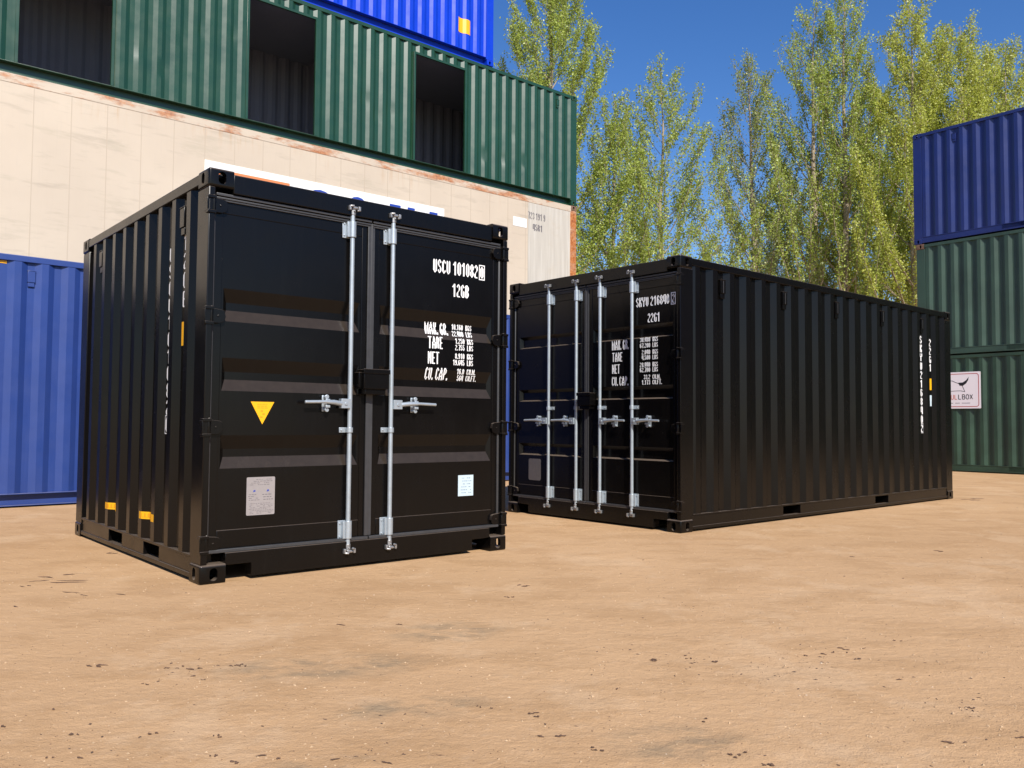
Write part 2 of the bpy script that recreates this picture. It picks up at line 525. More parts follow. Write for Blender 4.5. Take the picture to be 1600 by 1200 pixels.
def casting_mesh(sx, sy, sz, matkey):
    """sx=1: outer face at low x ... mirrored for the other corners"""
    k = (sx, sy, sz, matkey)
    if k not in _cast_cache:
        me = CAST.copy()
        me.name = 'corner_casting'
        bm = bmesh.new()
        bm.from_mesh(me)
        for v in bm.verts:
            v.co = Vector((v.co.x * sx, v.co.y * sy, v.co.z * sz))
        if sx * sy * sz < 0:
            bmesh.ops.reverse_faces(bm, faces=bm.faces)
        bm.to_mesh(me)
        bm.free()
        me.materials.clear()
        me.materials.append(M[matkey])
        me.shade_smooth()
        me.set_sharp_from_angle(angle=R(30))
        _cast_cache[k] = me
    return _cast_cache[k]

W = 2.438
PIT = 0.281
def cdepth(y, c, pit=PIT, dep=0.036):
    u = abs((y - c + pit / 2) % pit - pit / 2)
    if u <= .036:
        return 0.0
    if u <= .104:
        return (u - .036) / .068 * dep
    return dep

def corr_profile(y0, y1, c, pit=PIT, dep=0.036):
    ys = {round(y0, 5), round(y1, 5)}
    k = math.floor((y0 - c) / pit) - 1
    while c + k * pit < y1 + pit:
        for o in (-.104, -.036, .036, .104):
            y = c + k * pit + o
            if y0 < y < y1:
                ys.add(round(y, 5))
        k += 1
    return [(y, cdepth(y, c, pit, dep)) for y in sorted(ys)]

def corr_sheet(mb, prof, z0, z1, fn, nz=1, dents=()):
    """fn(y, depth, z)"""
    o = len(mb.v)
    n = len(prof)
    for iz in range(nz + 1):
        z = z0 + (z1 - z0) * iz / nz
        for y, d in prof:
            dd = d
            for (dy, dz, a, ry, rz) in dents:
                dd += a * math.exp(-((y - dy) / ry) ** 2 - ((z - dz) / rz) ** 2)
            mb.v.append(tuple(fn(y, dd, z)))
    for iz in range(nz):
        for i in range(n - 1):
            a = o + iz * n + i
            mb.f.append((a, a + 1, a + 1 + n, a + n))

# ------------------------------------------------------------------ container shell
def container(label, loc, rot, L, H, mat, group, phase=0.37, end_phase=0.3, open_door=False, recess=0.012,
              side_open=None, dents=(), castmat=None, pockets=None, flat=False, side=0, railmat=None, postmat=None,
              skin='corrugated', vis=0):
    """local frame: X across (0..2.438), Y along (0..L), Z up. vis: 0 = low-x side is the seen one"""
    m = M[mat]
    rm = M[railmat] if railmat else m
    pm = M[postmat] if postmat else m
    cmk = castmat or mat
    t = thing('shipping_container', label, 'shipping container', loc, rot, group)
    for ix in (0, 1):
        for iy in (0, 1):
            for iz in (0, 1):
                me = casting_mesh(1 - 2 * ix, 1 - 2 * iy, 1 - 2 * iz, cmk)
                c = link('corner_casting', me, t)
                c.location = (ix * W, iy * L, iz * H)
    # posts
    for ix in (0, 1):
        for iy in (0, 1):
            mb = MB()
            fx = (lambda a: a) if ix == 0 else (lambda a: W - a)
            fy = (lambda a: a) if iy == 0 else (lambda a: L - a)
            def bx(x0, x1, y0, y1, z0, z1):
                xa, xb = sorted((fx(x0), fx(x1)))
                ya, yb = sorted((fy(y0), fy(y1)))
                mb.box(xa, xb, ya, yb, z0, z1)
            if iy == 0 and open_door:
                bx(.006, .046, .006, .198, .119, H - .119)
                bx(.0465, .11, .10, .196, .119, H - .119)
            else:
                bx(.006, .16, .006, .198, .119, H - .119)
            mb.build('corner_post', pm, t, bevel=.005)
    # side sheets
    for ix in (0, 1):
        zb, zt = (.165, H - .085)
        fn = (lambda y, d, z: (.008 + d, y, z)) if ix == 0 else (lambda y, d, z: (W - .008 - d, y, z))
        seen = (ix == vis)
        if skin == 'flat':
            mb = MB()
            xa, xb = (.010, .06) if ix == 0 else (W - .06, W - .010)
            mb.box(xa, xb, .199, L - .199, .165, H - .150)
            mb.build('side_panel', m, t)
            if seen:
                sm = MB()
                y = .55
                while y < L - .4:
                    sm.box(.0075, .0102, y, y + .012, .17, H - .152)
                    y += .507
                sm.build('panel_seams', M['cream_seam'], t, smooth=False)
            continue
        mb = MB()
        if seen and side_open:
            segs, tops = [], []
            y = .199
            for (a, b, top) in side_open:
                segs.append((y, a)); tops.append((a, b, top)); y = b
            segs.append((y, L - .199))
            for a, b in segs:
                corr_sheet(mb, corr_profile(a, b, phase), zb, zt, fn, 24, dents)
            for a, b, top in tops:
                corr_sheet(mb, corr_profile(a, b, phase), top, zt, fn, 1)
        else:
            corr_sheet(mb, corr_profile(.199, L - .199, phase), zb, zt, fn, 24 if (dents and seen) else 1, dents if seen else ())
        o = mb.build('side_panel', m, t, fix=False, ang=16)
        if ix == 0:
            o.data.flip_normals()
    # side rails
    for ix in (0, 1):
        fx = (lambda a: a) if ix == 0 else (lambda a: W - a)
        def bx(mb, x0, x1, y0, y1, z0, z1):
            xa, xb = sorted((fx(x0), fx(x1)))
            mb.box(xa, xb, y0, y1, z0, z1)
        mb = MB()
        rh = .15 if skin == 'flat' else .072
        bx(mb, .003, .063, .1785, L - .1785, H - rh - (.0 if skin == 'flat' else .012), H - .012)
        mb.build('top_rail', rm, t, bevel=.006)
        mb = MB()
        pk = pockets or []
        if recess > .02:       # channel rail set back under the sheet, lower lip
            mb2 = mb
            bx(mb, .006, .10, .1785, L - .1785, .153, .1645)
            bx(mb, recess, recess + .02, .1785, L - .1785, .0301, .1529)
            bx(mb, recess - .03, .10, .1785, L - .1785, .018, .030)
        else:
            cuts = [.1785] + [q for p in pk for q in p] + [L - .1785]
            for a, b in zip(cuts[0::2], cuts[1::2]):
                bx(mb, recess, recess + .035, a, b, .052, .148)
            bx(mb, .006, .07, .1785, L - .1785, .1481, .1645)
            bx(mb, .004, .07, .1785, L - .1785, .022, .0519)
        mb.build('bottom_rail', rm, t, bevel=.003)
        if pk:
            for a, b in pk:
                mb = MB()       # tunnel walls and lid as one folded sheet
                mb.prism([(a - .006, .052), (a, .052), (a, .1415), (b, .1415), (b, .052), (b + .006, .052), (b + .006, .1475), (a - .006, .1475)],
                         (lambda u, v, d: (recess + .037 + d, u, v)) if ix == 0 else (lambda u, v, d: (W - recess - .037 - d, u, v)), W / 2 - recess - .05)
                mb.build('fork_pocket', m, t)
    # ends
    for iy in (0, 1):
        fy = (lambda a: a) if iy == 0 else (lambda a: L - a)
        def bx(mb, x0, x1, y0, y1, z0, z1):
            ya, yb = sorted((fy(y0), fy(y1)))
            mb.box(x0, x1, ya, yb, z0, z1)
        if iy == 0 and open_door:
            continue
        mb = MB()
        fn = (lambda x, d, z: (x, .012 + d, z)) if iy == 0 else (lambda x, d, z: (x, L - .012 - d, z))
        corr_sheet(mb, corr_profile(.1605, W - .1605, end_phase, .25), .15, H - .08, fn)
        o = mb.build('end_panel', m, t, fix=False, ang=10)
        if iy == 1:
            o.data.flip_normals()
        mb = MB()
        bx(mb, .1625, W - .1625, .006, .09, H - .085, H - .014)
        mb.build('end_rail', rm, t, bevel=.004)
        mb = MB()
        bx(mb, .1625, W - .1625, .010, .09, .022, .1495)
        mb.build('end_rail', rm, t, bevel=.004)
    # roof and floor
    mb = MB()
    prof = corr_profile(.19, L - .19, .3, .21, .02)
    corr_sheet(mb, prof, .064, W - .064, lambda y, d, x: (x, y, H - .018 - d))
    o = mb.build('roof', m, t, fix=False)
    o.data.flip_normals()
    mb = MB()
    mb.box(.075, W - .075, .12, L - .1, .1655, .19)
    mb.build('floor', M['ply'], t)
    mb = MB()
    y = .45
    while y < L - .3:
        if not any(a - .04 < y < b + .02 for a, b in (pockets or [])):
            mb.box(recess + .04, W - recess - .04, y, y + .045, .045, .152)
        y += .42
    mb.build('floor_bearers', m, t)
    return t

# ------------------------------------------------------------------ door end
def door_depth(grooves, z, shape):
    lo, fl, hi = shape
    D = .025 if lo > .05 else .036
    for z0 in grooves:
        u = z - z0
        if 0 <= u <= lo:
            return D * u / lo
        if lo < u <= lo + fl:
            return D
        if lo + fl < u <= lo + fl + hi:
            return D * (lo + fl + hi - u) / hi
    return 0.0

def doors(t, H, grooves, shape, rods, handles, lock, hasp_dz=0.0, clip_z=.948, brk=+1, sillpk=True, blade=.125, handle_z=1.13):
    m = M['black']
    # header and sill
    mb = MB()
    mb.box(.1625, W - .1625, .010, .10, H - .143, H - .019)
    mb.build('door_header', m, t, bevel=.006)
    mb = MB()
    # one pressed plate with two low fork slots beside the castings
    mb.prism([(.1625, .106), (.333, .106), (.333, .022), (W - .333, .022), (W - .333, .106), (W - .1625, .106), (W - .1625, .182), (.1625, .182)],
             lambda u, v, d: (u, .012 + d, v), .088)
    mb.build('door_sill', m, t, bevel=.004)
    F = .050          # outer face of the door frames
    zb, zt = .205, H - .165
    lo, fl, hi = shape
    leaves = []
    for di, (xa, xb) in enumerate(((.062, 1.188), (1.200, W - .062))):
        d = None
        mb = MB()
        # frame tubes
        outer = (xa, xa + .055) if di == 0 else (xb - .055, xb)
        inner = (xb - .065, xb) if di == 0 else (xa, xa + .065)
        for x0, x1 in (outer, inner):
            mb.box(x0, x1, F, F + .05, zb, zt)
        xi0, xi1 = (outer[1] + .0002, inner[0] - .0002) if di == 0 else (inner[1] + .0002, outer[0] - .0002)
        mb.box(xi0, xi1, F, F + .05, zb, zb + .115)
        mb.box(xi0, xi1, F, F + .05, zt - .105, zt)
        d = mb.build('door', m, t, bevel=.004)
        # panel sheet with pressed grooves
        zs = [zb + .1152, zt - .1052]
        for g in grooves:
            zs += [g, g + lo, g + lo + fl, g + lo + fl + hi]
        zs = sorted(zs)
        gx0, gx1 = xi0 + .012, xi1 - .012
        xs = [xi0, gx0, gx0 + .028, gx1 - .028, gx1, xi1]
        pm = MB()
        for z in zs:
            for k, x in enumerate(xs):
                dd = door_depth(grooves, z, shape) if k in (2, 3) else 0.0
                pm.v.append((x, F + .004 + dd, z))
        n = len(xs)
        for r in range(len(zs) - 1):
            for k in range(n - 1):
                a = r * n + k
                if k in (1, 3) and any(abs(zs[r] - g) < 1e-6 or abs(zs[r] - (g + lo + fl)) < 1e-6 for g in grooves):
                    if (zs[r] in grooves) == (k == 1):
                        pm.f += [(a, a + 1, a + 1 + n), (a, a + 1 + n, a + n)]
                    else:
                        pm.f += [(a, a + 1, a + n), (a + 1, a + 1 + n, a + n)]
                    continue
                pm.f.append((a, a + 1, a + 1 + n, a + n))
        pm.build('door_panel', m, d, fix=False, smooth=False)
        # rubber gasket all round
        gb = MB()
        r = .012
        yg = F - .004
        xo = (xa - .006) if di == 0 else (xb + .006)
        gb.tube([(xo, yg + .006, zb - .004), (xo, yg + .006, zt + .004)], r, 8)
        gb.box(xa, xb, .024, F + .03, zb - .022, zb - .001)
        gb.box(xa, xb, .036, F - .0005, zt - .030, zt - .019)
        gb.box(xa, xb, .030, F - .0005, zt - .018, zt - .006)
        gb.box(xa, xb, .026, F + .03, zt + .001, zt + .018)
        if di == 0:
            gb.box(1.165, 1.1935, F - .014, F - .0005, zb + .002, zt - .002)
        else:
            gb.box(1.1945, 1.222, F - .009, F - .0005, zb + .002, zt - .002)
        gb.build('gasket', M['rubber'], d, bevel=.003)
        # hinges
        for hz in (.24, .963, .963 + (H - .231 - .963) * .5 , H - .231):
            hb = MB()
            s = 1 if di == 0 else -1
            e = 0 if di == 0 else W
            def P(u, v, dd):
                return (e + s * u, F - .0255 + dd, v)
            hb.prism([(.040, hz - .043), (.10, hz - .043), (.128, hz - .030), (blade + .012, hz + .0), (.128, hz + .036), (.11, hz + .043), (.040, hz + .050)], P, .025)
            hb.tube([(e + s * .040, .012, hz - .052), (e + s * .040, .012, hz + .060)], .012, 8)
            for dz in (-.050, .044):
                x0, x1 = sorted((e + s * -.003, e + s * .052))
                hb.box(x0, x1, -.004, .040, hz + dz - .006, hz + dz + .012)
            x0, x1 = sorted((e + s * -.004, e + s * .010))
            hb.box(x0, x1, .004, .055, hz - .043, hz + .043)
            hb.tube([(e + s * .088, F - .030, hz + .002), (e + s * .088, F - .02, hz + .002)], .007, 6)
            hb.build('hinge', m, d, bevel=.002)
        leaves.append(d)
    # locking rods
    for i, (rx, hx, hs) in enumerate(zip(rods, handles, hasp_dz)):
        d = leaves[0] if rx < W / 2 else leaves[1]
        ry = .022
        rb = MB()
        rb.tube([(rx, ry, .15), (rx, ry, H - .115)], .0165, 14)
        rb.build('locking_rod', M['zinc'], d)
        for zc, sg in ((.118, 1), (H - .092, -1)):
            cb = MB()
            cb.tube([(rx, ry, zc), (rx, ry, zc + sg * .045)], .020, 20)
            cb.tube([(rx - .012, ry - .012, zc - sg * .004), (rx + .028, ry - .016, zc - sg * .006)], [.014, .010], 20)
            cb.box(rx - .043, rx - .028, -.012, .012, zc - .016, zc + .016)
            cb.box(rx + .030, rx + .046, -.012, .012, zc - .016, zc + .016)
            cb.tube([(rx - .036, -.010, zc - sg * .012), (rx - .010, -.016, zc - sg * .014)], .008, 8)
            cb.tube([(rx + .038, -.010, zc + sg * .010), (rx + .018, -.014, zc + sg * .018)], .008, 8)
            cb.tube([(rx, ry - .018, zc + sg * .018), (rx, ry - .03, zc + sg * .018)], .006, 8)
            cb.build('locking_cam', M['zinc_dark'], d, bevel=.002)
        for z0, z1 in ((.195, .325), (H - .300, H - .180)):
            kb = MB()
            x0, x1 = sorted((rx + brk * -.026, rx + brk * .066))
            kb.box(x0, x1, F - .006, F - .0005, z0, z1)
            kb.tube([(rx, ry, z0 + .006), (rx, ry, z1 - .004)], .026, 20)
            x0, x1 = sorted((rx + brk * .0, rx + brk * .040))
            kb.box(x0, x1, ry - .004, F - .0065, z0 + .006, z1 - .006)
            for zz in (z0 + .02, z1 - .02):
                xx = rx + brk * .052
                kb.tube([(xx, F - .013, zz), (xx, F - .006, zz)], .007, 8)
            kb.build('rod_bracket', M['zinc'], d, bevel=.002)
        kb = MB()
        x0, x1 = sorted((rx + brk * -.022, rx + brk * .068))
        kb.box(x0, x1, F - .007, F - .0005, clip_z - .018, clip_z + .018)
        kb.tube([(rx, ry, clip_z - .018), (rx, ry, clip_z + .018)], .024, 20)
        kb.tube([(rx + brk * .052, F - .014, clip_z), (rx + brk * .052, F - .007, clip_z)], .007, 8)
        kb.build('rod_clip', M['zinc'], d, bevel=.002)
        # handle
        s = 1 if hx > rx else -1
        hz = handle_z
        hb = MB()
        x0, x1 = sorted((rx + s * .010, rx + s * .080))
        hb.box(x0, x1, ry - .030, ry + .012, hz - .032, hz + .034)
        hb.tube([(rx + s * .045, ry - .036, hz), (rx + s * .045, ry - .030, hz)], .012, 20)
        hb.tube([(rx + s * .075, ry - .016, hz), (rx + s * .14, ry - .026, hz + .008), (rx + s * (abs(hx - rx) * .6), ry - .034, hz + .010), (hx, ry - .030, hz + .006)],
                [.017, .017, .011, .011], 20)
        hb.build('door_handle', M['zinc'], d, bevel=.002)
        kb = MB()
        qx = hs
        for sg in (1, -1):
            pts = [(qx + .016 * math.cos(a), hz + sg * .044 + .016 * math.sin(a)) for a in [k * math.pi / 5 for k in range(10)]]
            kb.prism(pts, lambda u, v, dd: (u, F - .044 + dd, v), .012)
            z0, z1 = sorted((hz + sg * .030, hz + sg * .012))
            kb.box(qx - .017, qx + .017, F - .058, F - .045, z0, z1)
            kb.tube([(qx, F - .032, hz + sg * .044), (qx, F - .0005, hz + sg * .044)], .012, 8)
        kb.box(qx - .020, qx + .020, F - .008, F - .0005, hz - .055, hz + .055)
        kb.build('handle_retainer', M['zinc'], d, bevel=.003)
    # lock box
    x0, x1, z0, z1 = lock
    mb = MB()
    mb.box(x0 + .012, x1, -.050, F - .001, z0 + .01, z1)
    mb.box(x0 - .012, x0 + .0115, -.020, F - .001, z0 + .02, z1 - .02)
    mb.box(x0 + .004, x1 + .006, -.058, -.0501, z1 - .030, z1 + .004)
    mb.box(x0 + .03, x1 - .02, -.035, F - .001, z0 - .028, z0 + .0095)
    mb.build('lock_box', m, leaves[1], bevel=.004)
    return leaves

def door_text(parent, grooves, shape, rows, F=.050):
    """rows: (string, x_left, z_bottom, height, unit)"""
    mb = MB()
    def fn(u, v):
        if u > 2.3208:
            return (u, F - .0016, v)
        return (u, F + .0015 + door_depth(grooves, v, shape), v)
    for s, x, z, h, un in rows:
        if s == '[]':
            b = .0075
            u0, u1, v0, v1 = x, x + un, z, z + h
            for a in ((u0, u1, v0, v0 + b), (u0, u1, v1 - b, v1), (u0, u0 + b, v0 + b, v1 - b), (u1 - b, u1, v0 + b, v1 - b)):
                mb.add([fn(a[0], a[2]), fn(a[1], a[2]), fn(a[1], a[3]), fn(a[0], a[3])], [(0, 1, 2, 3)])
            continue
        put_text(mb, s, x, z, h, un, fn)
    return mb.build('lettering', M['white'], parent, smooth=False, fix=False)

def fine_print(parent, u0, u1, v0, v1, fn, mat, rnd, rows=8, fill=.5, name='printed_lines', cols=1):
    mb = MB()
    dv = (v1 - v0) / rows
    for r in range(rows):
        z = v0 + dv * (r + .3)
        u = u0 + rnd.random() * (u1 - u0) * .15
        while u < u1 - .01:
            w = rnd.uniform(.006, .022)
            if rnd.random() < .8:
                uu = min(u1, u + w)
                mb.add([fn(u, z), fn(uu, z), fn(uu, z + dv * fill), fn(u, z + dv * fill)], [(0, 1, 2, 3)])
            u += w + .005
    return mb.build(name, mat, parent, smooth=False, fix=False)

def side_letters(parent, s, yc, z_top, pitch, h, unit, side, dep=.044, mat='white', name='side_lettering', boxlast=False):
    mb = MB()
    z = z_top
    for i, ch in enumerate(s):
        if ch != ' ':
            w = text_width(ch, unit)
            if side == 0:
                fn = lambda u, v: (dep - .0015, yc + w / 2 - u, v)
            else:
                fn = lambda u, v: (W - dep + .0015, yc - w / 2 + u, v)
            put_text(mb, ch, 0, z - h, h, unit, fn)
            if boxlast and i == len(s) - 1:
                for a in ((-.012, w + .012, z - h - .014, z - h - .008), (-.012, w + .012, z + .008, z + .014),
                          (-.012, -.006, z - h - .008, z + .008), (w + .006, w + .012, z - h - .008, z + .008)):
                    mb.add([fn(a[0], a[2]), fn(a[1], a[2]), fn(a[1], a[3]), fn(a[0], a[3])], [(0, 1, 2, 3)])
        z -= pitch
    return mb.build(name, M[mat], parent, smooth=False, fix=False)

def side_decal(parent, y0, y1, z0, z1, side, mat, name, fnd, off=.0015):
    """thin sticker following the sheet; fnd(y)->depth"""
    mb = MB()
    ys = sorted({y0, y1} | {y for y, d in corr_profile(y0, y1, fnd)})
    for y in ys:
        d = .008 + cdepth(y, fnd) - off
        x = d if side == 0 else W - d
        mb.v += [(x, y, z0), (x, y, z1)]
    for i in range(len(ys) - 1):
        mb.f.append((2 * i, 2 * i + 2, 2 * i + 3, 2 * i + 1))
    return mb.build(name, M[mat], parent, smooth=False, fix=False)

def vents(t, ys, z, side, mat, slot=False):
    for y in ys:
        mb = MB()
        fx = (lambda a: a) if side == 0 else (lambda a: W - a)
        def bx(x0, x1, y0, y1, z0, z1):
            xa, xb = sorted((fx(x0), fx(x1)))
            mb.box(xa, xb, y0, y1, z0, z1)
        bx(.014, .0435, y - .040, y + .040, z - .035, z + .095)
        bx(.022, .0435, y - .034, y + .034, z - .085, z - .036)
        bx(.010, .0435, y - .044, y + .044, z + .0951, z + .103)
        mb.build('vent_cover', mat, t, bevel=.003)
        if slot:
            mb = MB()
            bx(.0105, .0138, y - .005, y + .005, z - .03, z + .09)
            mb.build('vent_slot', M['rubber'], t)

# ------------------------------------------------------------------ ground
TB = R(42.2967)
MBx, MBy = -math.sin(TB), math.cos(TB)
def sstep(a, b, x):
    x = min(1, max(0, (x - a) / (b - a)))
    return x * x * (3 - 2 * x)
def gz(x, y):
    s = x * MBx + y * MBy
    return .24 * sstep(13.5, 13.9, s)
def make_ground():
    mb = MB()
    # rotated grid so the hidden step behind the back row follows the containers
    us = [-400, -120, -50, -25] + [-15 + i * 1.0 for i in range(46)] + [45, 70, 120, 400]
    vs = [-300, -60, -20, -8] + [-4 + i * .8 for i in range(22)] + [13.5, 13.6, 13.7, 13.8, 13.9, 16, 22, 40, 80, 400]
    ux, uy = math.cos(TB), math.sin(TB)
    for v in vs:
        for u in us:
            x, y = ux * u + MBx * v, uy * u + MBy * v
            mb.v.append((x, y, gz(x, y)))
    n = len(us)
    for j in range(len(vs) - 1):
        for i in range(n - 1):
            a = j * n + i
            mb.f.append((a, a + 1, a + n + 1, a + n))
    o = mb.build('ground', M['ground'], None, fix=False)
    o['kind'] = 'structure'
make_ground()

def scatter(name, label, count, smin, smax, cols, flatz, seed, clusters=None, rough=.9, dark=False):
    rnd = random.Random(seed)
    mb = MB()
    base = [(1, 0, 0), (0, 1, 0), (-1, 0, 0), (0, -1, 0), (0, 0, 1), (0, 0, -.4)]
    fs = [(0, 1, 4), (1, 2, 4), (2, 3, 4), (3, 0, 4), (1, 0, 5), (2, 1, 5), (3, 2, 5), (0, 3, 5)]
    for i in range(count):
        if clusters and rnd.random() < .8:
            cx, cy, cs = rnd.choice(clusters)
            x, y = rnd.gauss(cx, cs), rnd.gauss(cy, cs * 1.3)
        else:
            y = 1.5 + 10.5 * rnd.random() ** 1.2
            x = rnd.uniform(-.66, .66) * y
        e, n = math.cos(p1[2]), math.sin(p1[2])
        a = (x - C1O[0]) * e + (y - C1O[1]) * n
        b = -(x - C1O[0]) * n + (y - C1O[1]) * e
        if -.02 < a < 2.46 and b > -.02 and b < 3:
            continue
        e, n = math.cos(p2[2]), math.sin(p2[2])
        a = (x - p2[0]) * e + (y - p2[1]) * n
        b = -(x - p2[0]) * n + (y - p2[1]) * e
        if -.02 < a < 6.1 and -.02 < b < 2.5:
            continue
        s = smin + (smax - smin) * rnd.random() ** 3
        an = rnd.uniform(0, math.pi)
        ca, sa = math.cos(an), math.sin(an)
        el = rnd.uniform(.6, 1.0) if not dark else rnd.uniform(.15, .6)
        vs = []
        for (bx_, by_, bz_) in base:
            jx, jy = bx_ * s * rnd.uniform(.75, 1.2), by_ * s * el * rnd.uniform(.75, 1.2)
            vs.append((x + jx * ca - jy * sa, y + jx * sa + jy * ca, gz(x, y) + s * flatz * (bz_ * rnd.uniform(.7, 1.2) + .15)))
        mb.add(vs, fs)
    m = plain(name + '_stone', cols, rough, var=.35, sc=9)
    o = mb.build(name, m, None, smooth=False)
    o['kind'] = 'stuff'
    o['label'] = label
    o['category'] = name.replace('_', ' ')
C1O = (-1.89720, 5.24789)
p1 = (-1.89720, 5.24789, 0.702268)
p2 = (1.562258, 7.886259, 0.717137)
scatter('gravel', 'pale pebbles and grit lying loose over the sandy yard', 9000, .0018, .0080, (.44, .30, .175), .7, 3)
scatter('flint_chips', 'larger cream stone chips dotted over the sandy yard', 260, .0025, .008, (.52, .40, .28), .6, 13)
scatter('debris', 'dark flakes of mud and bark scattered on the sandy yard', 560, .0022, .011, (.085, .052, .035), .30, 9,
        clusters=[(1.25, 3.69, 0.1), (0.69, 3.7, 0.1), (1.12, 3.5, 0.09), (1.62, 3.08, 0.05), (-0.41, 2.57, 0.07), (0.46, 3.81, 0.2), (-1.24, 3.51, 0.1), (0.61, 2.72, 0.25), (-0.66, 2.92, 0.25), (1.75, 3.89, 0.3), (-0.22, 2.92, 0.15), (-2.78, 5.69, 0.4), (2.69, 5.97, 0.6), (0.42, 5.56, 0.5), (1.91, 3.39, 0.2), (-1.45, 2.6, 0.15)], dark=True)

scatter('grit', 'fine brown grit and crumbs of earth over the sandy yard', 9000, .0014, .0048, (.20, .12, .065), .6, 41)
def twigs():
    rr = random.Random(77)
    mb = MB()
    spots = [(0.62, 3.66, 0.035), (0.77, 3.7, 0.035), (0.88, 3.65, 0.03), (1.27, 3.78, 0.03), (1.46, 3.82, 0.02), (1.52, 3.88, 0.03), (1.81, 4.03, 0.025), (1.64, 3.08, 0.04), (1.54, 3.4, 0.03), (0.75, 2.57, 0.03), (0.78, 2.57, 0.03), (0.67, 2.96, 0.025), (0.7, 2.64, 0.03), (-1.64, 3.52, 0.05), (-1.34, 3.51, 0.05), (-1.23, 3.52, 0.06), (-1.19, 3.54, 0.05), (-0.89, 4.25, 0.06), (-0.71, 2.6, 0.03), (-1.35, 2.58, 0.03), (-0.43, 2.58, 0.06), (-0.35, 2.57, 0.04), (-1.15, 2.78, 0.03), (-0.94, 2.77, 0.03), (0.12, 2.79, 0.03), (-1.4, 2.77, 0.03), (-2.39, 4.93, 0.12), (-2.93, 5.58, 0.18), (-3.15, 5.59, 0.2), (-2.74, 4.63, 0.1), (-2.92, 5.16, 0.25), (-2.68, 5.33, 0.2), (-2.88, 6.51, 0.15), (1.65, 2.82, 0.03), (0.0, 4.96, 0.03), (3.41, 6.88, 0.05), (2.61, 6.57, 0.03), (6.28, 11.62, 0.2), (4.38, 12.97, 0.2), (0.08, 5.31, 0.05), (1.0, 6.33, 0.05), (-1.22, 3.38, 0.03), (-1.09, 3.55, 0.04), (-1.12, 3.56, 0.019), (0.41, 3.28, 0.013), (-1.66, 2.84, 0.017), (-0.81, 2.55, 0.02), (1.5, 3.71, 0.024), (-1.39, 3.3, 0.028), (0.08, 3.01, 0.024), (-1.58, 3.01, 0.023), (-1.54, 6.44, 0.028), (-0.1, 3.06, 0.028), (0.68, 2.64, 0.019), (1.38, 3.82, 0.029), (2.58, 5.66, 0.014), (-0.88, 2.6, 0.02), (0.68, 4.45, 0.021), (-0.58, 4.26, 0.023), (0.27, 2.68, 0.024), (1.42, 2.75, 0.03)]
    for x, y, l in spots:
        for q in range(rr.choice((1, 2, 3, 3))):
            px_, py_ = x + rr.gauss(0, l * .9), y + rr.gauss(0, l * .5)
            l = l * rr.uniform(.4, 1.1)
            a = rr.uniform(-.5, .5)
            pts = []
            for k in range(5):
                pts.append((px_ + l * (k / 4 - .5) * math.cos(a), py_ + l * (k / 4 - .5) * math.sin(a) + rr.gauss(0, l * .02), .001 + rr.uniform(0, .004)))
            r = rr.uniform(.0016, .0042)
            mb.tube(pts, [r * .3, r * rr.uniform(.6, 1.3), r * rr.uniform(.3, 1.2), r * rr.uniform(.5, 1.3), r * .2], 5)
    o = mb.build('mud_flakes', M['mud'], None, smooth=False)
    o['kind'] = 'stuff'
    o['label'] = 'thin dark strips of dried mud and bark on the sandy yard'
    o['category'] = 'mud flakes'
M['mud'] = plain('dry_mud', (.10, .058, .038), .95, var=.4, sc=9)
twigs()

# ------------------------------------------------------------------ the two black containers
rnd = random.Random(5)
H1 = 2.591
# --- 10 ft container, left
G1 = (.705, 1.196, 1.637)
S1 = (.072, .050, .087)
c1 = container('short black container with two lock rods and a yellow triangle sticker', (p1[0], p1[1], 0), p1[2], 2.991, H1, 'black',
               'black containers standing on the sandy yard', phase=.37, open_door=True, recess=.014,
               pockets=[(.80, 1.135), (1.65, 2.0)])
lv = doors(c1, H1, G1, S1, rods=(1.028, 1.362), handles=(.675, 1.735), hasp_dz=(.845, 1.565), lock=(1.085, 1.300, 1.226, 1.372), brk=-1, clip_z=.948)
U1 = .0069
rows = [("USCU 101082", 1.707, 2.143, .104, U1), ("0", 2.160, 2.147, .092, .0064), ('[]', 2.1465, 2.133, .120, .058),
        ("12GB", 1.888, 1.975, .100, U1),
        ("MAX. GR.", 1.650, 1.672, .092, .0052), ("TARE", 1.668, 1.563, .092, .0054), ("NET", 1.668, 1.447, .092, .0054), ("CU. CAP.", 1.650, 1.327, .092, .0054)]
def right_text(s, xr, z, h, un):
    return (s, xr - text_width(s, un), z, h, un)
for s, zz in (("10.160", 1.722), ("22.400", 1.670), ("1.250", 1.612), ("2.755", 1.562), ("8.910", 1.496), ("19.645", 1.446), ("16.0", 1.377), ("564", 1.327)):
    rows.append(right_text(s, 2.010, zz, .043, .0034))
for s, zz in (("KGS", 1.722), ("LBS", 1.670), ("KGS", 1.612), ("LBS", 1.562), ("KGS", 1.496), ("LBS", 1.446), ("CU.M.", 1.377), ("CU.FT.", 1.327)):
    rows.append((s, 2.036, zz, .043, .0034))
door_text(lv[1], G1, S1, [(r_[0], r_[1] + .032) + tuple(r_[2:]) for r_ in rows])
FY = .0540 - .0015
DX = .026
def flat(parent, pts, name, mat, y=FY, fnn=None):
    mb = MB()
    pts = [(p_[0] + DX, p_[1]) for p_ in pts]
    mb.prism(pts, lambda u, v, d: (u, y - .0015 + d, v), .002)
    return mb.build(name, M[mat], parent, smooth=False)
flat(lv[0], [(.378, .985), (.458, 1.131), (.298, 1.131)][::1], 'warning_triangle', 'yellow')
fine_print(lv[0], .335, .420, 1.085, 1.120, lambda u, v: (u + DX, FY - .002, v), M['orange_ink'], rnd, 3, .35)
